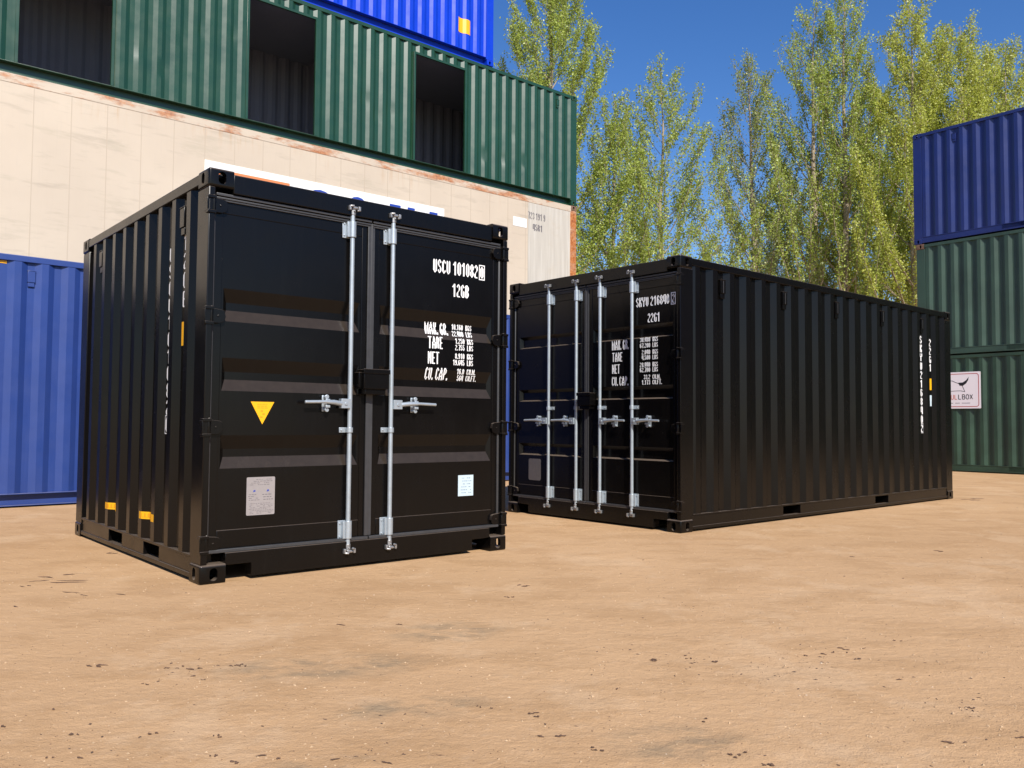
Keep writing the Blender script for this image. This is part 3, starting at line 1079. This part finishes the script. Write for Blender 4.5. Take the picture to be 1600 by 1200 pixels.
fine_print(lv[0], .362, .394, 1.02, 1.08, lambda u, v: (u + DX, FY - .002, v), M['orange_ink'], rnd, 3, .5)
flat(lv[0], rrect(.282, .474, .400, .644, .008), 'data_plate', 'plate')
fine_print(lv[0], .300, .456, .590, .635, lambda u, v: (u + DX, FY - .002, v), M['ink'], rnd, 4, .25)
fine_print(lv[0], .292, .370, .492, .540, lambda u, v: (u + DX, FY - .002, v), M['ink'], rnd, 4, .25)
fine_print(lv[0], .385, .462, .492, .540, lambda u, v: (u + DX, FY - .002, v), M['ink'], rnd, 3, .25)
fine_print(lv[0], .292, .466, .408, .480, lambda u, v: (u + DX, FY - .002, v), M['ink'], rnd, 8, .25)
flat(lv[0], [(.326, .548), (.342, .552), (.340, .562), (.329, .560)], 'blue_mark', 'blue_ink', FY - .001)
flat(lv[0], [(.418, .548), (.434, .552), (.432, .562), (.421, .560)], 'blue_mark', 'blue_ink', FY - .001)
flat(lv[1], [(1.968, .440), (2.114, .440), (2.114, .600), (1.968, .600)], 'inspection_sticker', 'paper')
fine_print(lv[1], 1.988, 2.095, .455, .590, lambda u, v: (u + DX, FY - .002, v), M['pale_ink'], rnd, 6, .28)
side_letters(c1, "USCU1010820", .790, 2.205, .1178, .100, .0105, 0, boxlast=True)
side_letters(c1, "12GB", .510, 2.255, .128, .108, .0105, 0)
side_decal(c1, .478, .545, 1.505, 1.665, 0, 'yellow', 'height_sticker', .37)
side_decal(c1, 1.80, 2.105, .300, .352, 0, 'yellow', 'pocket_sticker', .37)
side_decal(c1, .905, 1.225, .300, .352, 0, 'yellow', 'pocket_sticker', .37)
def fnside(y, z):
    return (.008 + cdepth(y, .37) - .0025, y, z)
for a, b in ((1.86, 2.07), (.96, 1.18)):
    mb = MB()
    y = a
    while y < b:
        mb.add([fnside(y, .312), fnside(y + .012, .312), fnside(y + .012, .340), fnside(y, .340)], [(3, 2, 1, 0)])
        mb.add([fnside(y + .012, .312), fnside(y + .030, .312), fnside(y + .030, .314), fnside(y + .012, .314)], [(3, 2, 1, 0)])
        y += .030
    mb.build('sticker_print', M['orange_ink'], c1, smooth=False, fix=False)
vents(c1, (.510, 2.470), 2.33, 0, M['black'])

# --- 20 ft container, right
G2 = (.652, 1.247, 1.842)
S2 = (.014, .082, .034)
n2 = (-math.sin(p2[2]), math.cos(p2[2]))
o2 = (p2[0] + n2[0] * W, p2[1] + n2[1] * W)
c2 = container('long black container with four lock rods on its door end', (o2[0], o2[1], 0), p2[2] - math.pi / 2, 6.058, H1, 'black',
               'black containers standing on the sandy yard', phase=5.19 - PIT / 2, open_door=True, recess=.012, vis=1,
               pockets=[(1.75, 2.09), (3.80, 4.14)])
lv2 = doors(c2, H1, G2, S2, rods=(.642, 1.061, 1.399, 1.827), handles=(.283, .715, 1.753, 2.185), hasp_dz=(.480, .895, 1.600, 2.030),
            lock=(1.135, 1.330, 1.18, 1.32), brk=1, clip_z=1.166, handle_z=1.030)
rows = [("SKYU 216840", 1.898, 2.150, .092, .0065), ("2", 2.342, 2.152, .086, .0062), ('[]', 2.328, 2.136, .116, .058),
        ("22G1", 2.045, 1.990, .088, .0065),
        ("MAX. GR.", 1.580, 1.745, .096, .0054), ("TARE", 1.583, 1.627, .092, .0054), ("NET", 1.583, 1.508, .092, .0054), ("CU. CAP.", 1.580, 1.385, .092, .0056)]
for s, zz in (("30.480", 1.802), ("67.200", 1.746), ("2.040", 1.680), ("4.500", 1.628), ("28.440", 1.558), ("62.700", 1.508), ("33.2", 1.438), ("1.173", 1.386)):
    rows.append(right_text(s, 2.075, zz, .045, .0040))
for s, zz in (("KGS", 1.802), ("LBS", 1.746), ("KGS", 1.680), ("LBS", 1.628), ("KGS", 1.558), ("LBS", 1.508), ("CU.M.", 1.438), ("CU.FT.", 1.386)):
    rows.append((s, 2.105, zz, .045, .0038))
door_text(lv2[1], G2, S2, [(r_[0], r_[1] - .043) + tuple(r_[2:]) for r_ in rows])
DX = -.040
flat(lv2[0], rrect(.335, .530, .375, .612, .02), 'data_plate', 'plate_dim')
fine_print(lv2[0], .350, .515, .385, .600, lambda u, v: (u + DX, FY - .002, v), M['ink'], rnd, 14, .35)
side_letters(c2, "SKYU2168402", 5.19, 2.205, .1178, .102, .0125, 1, boxlast=True)
side_letters(c2, "22G1", 5.471, 2.180, .1130, .098, .0125, 1)
PH2 = 5.19 - PIT / 2
side_decal(c2, 5.438, 5.505, 1.490, 1.645, 1, 'yellow', 'height_sticker', PH2)
side_decal(c2, 5.438, 5.505, 1.340, 1.420, 1, 'paper', 'white_sticker', PH2)
side_decal(c2, 5.452, 5.500, 1.272, 1.3395, 1, 'paper', 'white_sticker', PH2)
vents(c2, (.710 - .014, 1.830 - .01, 2.950 - .01, 4.070, 5.190), 2.33, 1, M['black'], slot=True)

# ------------------------------------------------------------------ back rows
eB = (math.cos(TB), math.sin(TB))
posB = (.514 + 3 * math.cos(TB), 15.276 + 3 * math.sin(TB))
LB = 12.192
cB = container('royal blue corrugated container on the ground at far left', (posB[0], posB[1], 0), TB + math.pi / 2, LB, 2.896, 'navy',
               'coloured containers stacked around the yard', phase=11.33, recess=.085, vis=0)
side_decal(cB, 11.44, 11.60, 2.775, 2.805, 0, 'yellow', 'yellow_tape', 11.33, off=.004)
vents(cB, (11.19,), 2.62, 0, M['navy'])
cD = container('black container next to the royal blue one, past the left edge of the photo', (posB[0] - eB[0] * 12.24, posB[1] - eB[1] * 12.24, 0), TB + math.pi / 2, 6.058, 2.591, 'black',
               'coloured containers stacked around the yard', phase=.3, recess=.012, vis=0, pockets=[(1.86, 2.2), (3.86, 4.2)])  # out of view, added as the dark reflection in the short container's side

TR = R(40.338)
eR = (math.cos(TR), math.sin(TR))
mR = (-math.sin(TR), math.cos(TR))
posR = (1.475, 19.600)
ZR = 6.036
group_c = 'coloured containers stacked around the yard'
hid = container('cream container at the bottom of the back stack', (posR[0], posR[1], .245), TR + math.pi / 2, 12.192, 2.896, 'cream',
                group_c, phase=.3, recess=.012)
reef = container('cream flat-sided container with rusty top rail and black numbers', (posR[0], posR[1], .245 + 2.896), TR + math.pi / 2, 12.192, 2.896, 'cream_runs',
                 group_c, recess=.012, skin='flat', railmat='cream_rail', postmat='rust_post', castmat='rust_cast')
for k_ in range(2):  # unseen pair, added so the short container's side reflects cream higher up
    container(('cream container past the left edge of the photo, bottom of the back stack', 'cream container past the left edge of the photo, beside the rusty railed one')[k_],
              (posR[0] - eR[0] * 12.25, posR[1] - eR[1] * 12.25, .245 + 2.896 * k_), TR + math.pi / 2, 12.192, 2.896, 'cream', group_c, recess=.012, skin='flat')
zr = .245 + 2.896      # base of reefer
def reef_patch(parent, t0, t1, z0, z1, mat, name, x=.0075, th=.004):
    mb = MB()
    mb.box(x - th, x, -t1, -t0, z0 - zr, z1 - zr)
    return mb.build(name, M[mat], parent, smooth=False)
reef_patch(reef, -1.50, -.22, zr + .3, zr + 2.74, 'cream_dull', 'greyed_panel', x=.0078, th=.002)
wb = reef_patch(reef, -8.67, -3.775, 4.35, 5.345, 'banner_white', 'logo_panel', x=.0072, th=.006)
reef_patch(wb, -8.60, -7.15, 4.70, 5.225, 'logo_orange', 'orange_band', x=.0010, th=.002)
lb = MB()
def ring(t0, t1, z0, z1, thk):
    n = 20
    cx, cz, a, b = (t0 + t1) / 2, (z0 + z1) / 2, (t1 - t0) / 2, (z1 - z0) / 2
    vs = []
    for k in range(n):
        an = 2 * math.pi * k / n
        vs.append((-.0005, -(cx + a * math.cos(an)), cz + b * math.sin(an) - zr))
        vs.append((-.0005, -(cx + (a - thk) * math.cos(an)), cz + (b - thk) * math.sin(an) - zr))
    lb.add(vs, [(2 * k, 2 * k + 1, (2 * k + 3) % (2 * n), (2 * k + 2) % (2 * n)) for k in range(n)])
ring(-6.90, -6.20, 4.50, 5.222, .17)
ring(-6.06, -5.48, 4.50, 5.232, .17)
for t0, t1 in ((-5.07, -4.82), (-4.66, -4.49), (-4.14, -3.94)):
    lb.add([(-.0005, -t0, 4.50 - zr), (-.0005, -t1, 4.50 - zr), (-.0005, -t1, 5.228 - zr), (-.0005, -t0, 5.228 - zr)], [(0, 1, 2, 3)])
lb.build('logo_letters', M['logo_blue'], wb, smooth=False, fix=False)
reef_patch(reef, -1.93, -1.54, 5.30, 5.50, 'banner_white', 'white_patch', x=.0072, th=.003)
tb = MB()
put_text(tb, "723 191 9", -1.50, 5.52, .155, .0105, lambda u, v: (.0045, -u, v - zr), gap=1.3)
put_text(tb, "45R1", -1.36, 5.27, .15, .0125, lambda u, v: (.0045, -u, v - zr))
tb.build('lettering', M['ink'], reef, smooth=False, fix=False)

rd = random.Random(21)
dn = []
for t_ in (-5.1, -5.66, -6.0, -2.2, -2.76, -1.9, -1.6, -8.8, -9.1, -9.4, -9.7, -11.9, -5.4, -8.2):
    dn.append((-t_ + rd.uniform(-.03, .03), rd.uniform(.6, 1.7) if t_ > -5 or t_ < -8 else rd.uniform(.5, 1.3), rd.uniform(.012, .028), .05, rd.uniform(.05, .12)))
phR = 2.976 % PIT
grn = container('green container with three open doorways cut in its side', (posR[0], posR[1], ZR), TR + math.pi / 2, 12.192, 2.591, 'green',
                group_c, phase=phR, recess=.115, dents=dn,
                side_open=[(3.27, 4.50, 2.315), (6.69, 7.945, 2.315), (10.16, 11.43, 2.315)])
for a, b in ((3.27, 4.50), (6.69, 7.945), (10.16, 11.43)):
    mb = MB()
    mb.prism([(a - .045, .166), (a, .166), (a, 2.315), (b, 2.315), (b, .166), (b + .045, .166), (b + .045, 2.36), (a - .045, 2.36)],
             lambda u, v, d: (.004 + d, u, v), .048)
    mb.build('doorway_frame', M['green'], grn, bevel=.003)
mb = MB()       # inner lining
corr_sheet(mb, corr_profile(.20, 11.99, .1), .19, 2.50, lambda y, d, z: (W - .052 - d, y, z))
corr_sheet(mb, corr_profile(.10, W - .1, .1), .19, 2.50, lambda x, d, z: (x, .055 + d, z))
corr_sheet(mb, corr_profile(.10, W - .1, .1), .19, 2.50, lambda x, d, z: (x, 12.192 - .055 - d, z))
mb.box(.07, W - .05, .10, 12.09, 2.50, 2.51)
for yy in (5.6,):
    mb.box(.10, W - .09, yy, yy + .05, .19, 2.499)
mb.build('inner_lining', M['grey_in'], grn, ang=10)
vents(grn, (.60,), 2.28, 0, M['green'])
# bright blue on top
bo = (posR[0] - eR[0] * 2.52, posR[1] - eR[1] * 2.52)
top = container('bright blue container with a square yellow sticker, topmost of the back stack', (bo[0], bo[1], ZR + 2.596), TR + math.pi / 2, 12.192, 2.591, 'bright_blue',
                group_c, phase=.42, recess=.115)
ys0, ys1 = 3.135 - 2.52, 3.457 - 2.52
side_decal(top, ys0, ys1, 9.14 - 8.632, 9.45 - 8.632, 0, 'yellow', 'square_sticker', .42, off=.003)

# ------------------------------------------------------------------ right stack
TS = R(128.373)
uS = (-math.cos(TS), -math.sin(TS))     # towards the camera side
far = (9.335, 19.575)
LS = 6.058
lab = [('scuffed green container at the bottom of the right stack, behind the bull sign', 'old_green_b'),
       ('faded green container in the middle of the right-hand stack', 'old_green'),
       ('dark blue container topmost of the right-hand stack', 'deep_blue')]
lab2 = ['green container at the bottom of the next stack, nearer on the right', 'green container second up in the next stack, nearer on the right',
        'dark blue container topmost of the next stack, nearer on the right']
phS = (LS - .53) % PIT
for k, (lb_, mt) in enumerate(lab):
    off = (0, 0.0, .05)[k]
    o = (far[0] + uS[0] * (LS - off), far[1] + uS[1] * (LS - off))
    c = container(lb_, (o[0], o[1], .0 + k * 2.594), TS - math.pi / 2, LS, 2.591, mt, group_c, phase=phS - (0, 0, 0)[k], recess=.012,
                  pockets=[(LS - 2.27, LS - 1.90), (LS - 4.20, LS - 3.83)], castmat=('old_green_b', 'rust_cast', 'deep_blue')[k])
    if k == 2:
        vents(c, ((LS - .93),), 2.30, 0, M['deep_blue'])
for k in range(3):  # unseen stack, added for dark reflections in the long container's side
    o = (far[0] + uS[0] * (2 * LS + .12), far[1] + uS[1] * (2 * LS + .12))
    container(lab2[k], (o[0], o[1], k * 2.594), TS - math.pi / 2, LS, 2.591, lab[k][1], group_c, phase=phS, recess=.012,
              pockets=[(1.86, 2.2), (3.86, 4.2)])

for k in range(3):  # unseen row, added to keep sky out of the black paint's reflections
    for j in range(2):
        d_ = 2 * LS + .24 + (j + 1) * 12.192 + j * .12
        container(('green forty-foot container at the bottom of the long row past the right edge', 'dark blue forty-foot container second up in the long row past the right edge',
                   'green forty-foot container on top of the long row past the right edge')[k] + (', first along', ', second along')[j],
                  (far[0] + uS[0] * d_, far[1] + uS[1] * d_, k * 2.594), TS - math.pi / 2, 12.192, 2.591, ('old_green_b', 'deep_blue', 'old_green')[k], group_c, phase=.3, recess=.012)

# ------------------------------------------------------------------ sign on the right stack
sg = thing('wall_sign', 'white sign with a bull outline and red border, on the bottom green container', 'sign', (far[0], far[1], 0), math.atan2(uS[1], uS[0]))
# local x runs along the wall towards the right of the picture, local -y faces the yard
def SP(u, v, d):
    return (u, -.012 + d, v)
mb = MB()
mb.prism(rrect(.20, 1.372, 1.395, 2.200, .012), SP, .006)
mb.build('sign_board', M['sign_white'], sg)
mb = MB()
def ring_rect(u0, u1, v0, v1, r, w, yy):
    a = rrect(u0, u1, v0, v1, r, 5)
    b = rrect(u0 + w, u1 - w, v0 + w, v1 - w, max(.005, r - w), 5)
    n = len(a)
    vs = [(p[0], yy, p[1]) for p in a] + [(p[0], yy, p[1]) for p in b]
    mb.add(vs, [(i, (i + 1) % n, (i + 1) % n + n, i + n) for i in range(n)])
ring_rect(.235, 1.337, 1.430, 2.165, .06, .014, -.0135)
mb.build('sign_border', M['sign_red'], sg, smooth=False)
mb = MB()
def sline(pts, w):
    for (a, b) in zip(pts, pts[1:]):
        d = Vector((b[0] - a[0], b[1] - a[1])).normalized()
        nx, nz = -d.y * w / 2, d.x * w / 2
        mb.add([(a[0] - nx, -.0135, a[1] - nz), (b[0] - nx, -.0135, b[1] - nz), (b[0] + nx, -.0135, b[1] + nz), (a[0] + nx, -.0135, a[1] + nz)], [(0, 1, 2, 3)])
STK = {'B': [[(0, 0), (0, 1), (.75, 1), (.9, .78), (.75, .53), (.06, .53)], [(.75, .50), (1, .27), (.78, 0), (.06, 0)]],
       'U': [[(0, 1), (0, .2), (.3, 0), (.7, 0), (1, .2), (1, 1)]], 'L': [[(0, 1), (0, 0), (.85, 0)]],
       'O': [[(.3, 0), (.7, 0), (1, .3), (1, .7), (.7, 1), (.3, 1), (0, .7), (0, .3), (.3, 0)]],
       'X': [[(0, 0), (1, 1)], [(0, 1), (.46, .54)], [(.54, .46), (1, 0)]]}
def stroke_text(txt, u, v, h, w, adv, th):
    for ch in txt:
        for pl in STK[ch]:
            sline([(u + p_[0] * w, v + p_[1] * h) for p_ in pl], th)
        u += adv
stroke_text("BUL", .665, 1.600, .100, .052, .080, .015)
mb.build('sign_lettering', M['sign_pink'], sg, smooth=False)
mb = MB()
stroke_text("LBOX", .905, 1.600, .100, .056, .080, .015)
mb.build('sign_lettering', M['sign_black'], sg, smooth=False)
fine_print(sg, .45, 1.15, 1.50, 1.525, lambda u, v: (u, -.0135, v), M['ink'], rnd, 1, .5)
mb = MB()
def sline(pts, w):
    for (a, b) in zip(pts, pts[1:]):
        d = Vector((b[0] - a[0], b[1] - a[1])).normalized()
        nx, nz = -d.y * w / 2, d.x * w / 2
        mb.add([(a[0] - nx, -.0135, a[1] - nz), (b[0] - nx, -.0135, b[1] - nz), (b[0] + nx, -.0135, b[1] + nz), (a[0] + nx, -.0135, a[1] + nz)], [(0, 1, 2, 3)])
mb.add([(p[0], -.0135, p[1]) for p in ((.90, 1.965), (1.00, 1.970), (1.075, 2.02), (1.125, 2.09), (1.115, 2.02), (1.07, 1.945), (1.00, 1.895), (.93, 1.90))], [tuple(range(8))])
sline([(.92, 1.945), (.84, 1.975), (.77, 2.01), (.69, 2.01), (.58, 1.95)], .011)
mb.add([(p[0], -.0137, p[1]) for p in ((.58, 1.985), (.50, 1.97), (.42, 2.02), (.37, 2.09), (.38, 2.02), (.43, 1.945), (.50, 1.90), (.60, 1.92))], [tuple(range(8))])
sline([(.985, 1.90), (1.01, 1.84), (1.04, 1.765)], .010)
sline([(1.04, 1.765), (.95, 1.785), (.85, 1.785), (.75, 1.78), (.65, 1.785), (.53, 1.785), (.46, 1.765)], .010)
sline([(.46, 1.765), (.49, 1.84), (.52, 1.90)], .010)
mb.build('bull_emblem', M['sign_black'], sg, smooth=False)

# ------------------------------------------------------------------ trees
def poplar(name, label, x, y, H, spread, seed, leafkind, dens=1.0, lean=(0, 0), low=1.8):
    rng = random.Random(seed)
    nr = np.random.default_rng(seed)
    t = thing(name, label, 'tree', (x, y, 0), rng.uniform(0, 6.28), 'poplars behind the container stacks')
    wood = MB()
    shoots = []
    # trunk
    n = 14
    tp = []
    wob = [rng.gauss(0, .07) for _ in range(2 * n)]
    px = py = 0
    for i in range(n + 1):
        f = i / n
        px += wob[i] * .6
        py += wob[n + i - 1] * .6
        tp.append(Vector((px + lean[0] * f, py + lean[1] * f, H * f)))
    r0 = .0095 * H + .02
    wood.tube(tp, [max(.012, r0 * (1 - i / n) ** .85) for i in range(n + 1)], 8)
    def trunk_at(f):
        i = min(n - 1, int(f * n))
        return tp[i].lerp(tp[i + 1], f * n - i)
    az = rng.uniform(0, 6.28)
    z = low
    while z < H * .97:
        f = z / H
        az += 2.399 + rng.uniform(-.5, .5)
        L = (H - z) * rng.uniform(.38, .52) + .55
        L = min(L, 6.2)
        ang0 = R(rng.uniform(38, 56)) * (1 - .35 * f)
        ang1 = R(rng.uniform(7, 18))
        base = trunk_at(f)
        m = 7
        p = base.copy()
        pts = [p.copy()]
        for k in range(1, m + 1):
            g = (k / m) ** .8
            a = ang0 * (1 - g) + ang1 * g
            st = L / m
            h = st * math.sin(a) * spread * 2.1
            azk = az + rng.gauss(0, .14)
            p = p + Vector((math.cos(azk) * h, math.sin(azk) * h, st * math.cos(a)))
            pts.append(p.copy())
        rb = max(.012, r0 * (1 - f) * .36)
        wood.tube(pts, [max(.005, rb * (1 - k / m) ** .9) for k in range(m + 1)], 5, cap=False)
        shoots.append((pts, L))
        # secondaries
        ns = int(2.2 * L + 3)
        for s_ in range(ns):
            g = rng.uniform(.12, .95)
            i = min(m - 1, int(g * m))
            q = pts[i].lerp(pts[i + 1], g * m - i)
            d = (pts[i + 1] - pts[i]).normalized()
            a2 = rng.uniform(0, 6.28)
            side = Vector((math.cos(a2), math.sin(a2), 0))
            dirv = (d * .9 + side * rng.uniform(.35, .75) * spread + Vector((0, 0, .35))).normalized()
            l2 = rng.uniform(.5, 1.5) * (.45 + .55 * (1 - g)) * min(1.3, L / 3 + .4)
            sp = [q]
            for k in range(1, 4):
                dirv = (dirv + Vector((rng.gauss(0, .08), rng.gauss(0, .08), .14))).normalized()
                sp.append(sp[-1] + dirv * (l2 / 3))
            wood.tube(sp, [.010, .007, .005, .003], 3, cap=False)
            shoots.append((sp, l2))
        z += rng.uniform(.20, .36) * (H / 16)
    wood.build('trunk', M['bark'], t, fix=False)
    # leaves
    C, T = [], []
    for pts, l in shoots:
        nl = int(l * 62 * dens * rng.uniform(.5, 1.35))
        if nl <= 0:
            continue
        P = np.array([tuple(q) for q in pts])
        u = nr.random(nl) ** .75 * (len(P) - 1) * .999
        if l > 2:
            u = (.25 + .75 * nr.random(nl)) * (len(P) - 1) * .999
        i = u.astype(int)
        w = (u - i)[:, None]
        q = P[i] * (1 - w) + P[i + 1] * w
        q = q + nr.normal(0, .10, q.shape)
        C.append(q)
        T.append(np.clip(nr.normal(.48, .22, nl) + rng.uniform(-.12, .12), 0, 1))
    C = np.concatenate(C)
    T = np.concatenate(T)
    k = len(C)
    a = nr.normal(size=(k, 3)); a /= np.linalg.norm(a, axis=1)[:, None]
    b = nr.normal(size=(k, 3)); b -= (a * b).sum(1)[:, None] * a; b /= np.linalg.norm(b, axis=1)[:, None]
    s = nr.uniform(.022, .046, k)[:, None]
    V = np.empty((k, 4, 3))
    V[:, 0] = C - a * s * 1.15
    V[:, 1] = C + b * s * .8
    V[:, 2] = C + a * s * 1.25
    V[:, 3] = C - b * s * .8
    me = bpy.data.meshes.new('crown')
    me.vertices.add(4 * k)
    me.vertices.foreach_set('co', V.reshape(-1))
    me.loops.add(4 * k)
    me.loops.foreach_set('vertex_index', np.arange(4 * k, dtype=np.int32))
    me.polygons.add(k)
    me.polygons.foreach_set('loop_start', np.arange(0, 4 * k, 4, dtype=np.int32))
    me.polygons.foreach_set('loop_total', np.full(k, 4, dtype=np.int32))
    me.update(calc_edges=True)
    at = me.attributes.new('tone', 'FLOAT', 'FACE')
    at.data.foreach_set('value', T.astype(np.float32))
    me.materials.append(M['leaf'][leafkind])
    link('crown', me, t)
    return k

TREES = [
 # px at base-ish, depth, height, spread, leaf, dens, label
 (866, 32, 20.6, .56, 0, 2.0, 'tall poplar rising right behind the green container, first on the left', (0, 0)),
 (965, 33, 13.4, .66, 0, .95, 'small leaning poplar between the first and the lone middle poplar', (-.5, 0)),
 (1042, 33, 15.2, .80, 0, 1.15, 'lone middle poplar with open crown against the blue sky', (0, 0)),
 (1188, 36, 16.6, .60, 2, .80, 'thin sparse grey-green poplar left of the dense group', (-.4, 0)),
 (1268, 35, 18.4, .66, 0, 1.0, 'tall narrow poplar on the left edge of the dense group', (0, 0)),
 (1322, 34, 18.9, .64, 0, 1.05, 'tallest poplar, with a pale trunk, above the long black container', (0, 0)),
 (1428, 33, 17.6, .80, 1, 1.6, 'broad yellow-green poplar left of the dark blue container', (0, 0)),
 (1510, 34, 17.4, .80, 1, 1.6, 'yellow-green poplar above the dark blue container', (0, 0)),
 (1590, 35, 16.9, .85, 1, 1.5, 'yellowish poplar at the right edge of the photo', (0, 0)),
 (1690, 35, 16.6, .85, 1, 1.1, 'poplar past the right edge behind the dark blue container', (0, 0)),
 (1375, 40, 17.0, .80, 1, 1.1, 'poplar filling the gap behind the tallest poplar', (0, 0)),
 (1472, 37, 18.1, .95, 1, 1.5, 'back-row poplar between the two yellow-green poplars above the dark blue container', (0, 0)),
 (1552, 38, 17.6, .95, 1, 1.5, 'back-row poplar just left of the one at the right edge', (0, 0)),
 (1235, 42, 14.0, .75, 2, .8, 'low back-row poplar behind the thin sparse poplar', (0, 0)),
]
for i, (px, dep, Ht, sp, lk, de, lb_, ln) in enumerate(TREES):
    poplar('poplar_tree', lb_, (px - 800) / 1331.96 * dep, dep, Ht, sp, 100 + i * 7, lk, de, ln)
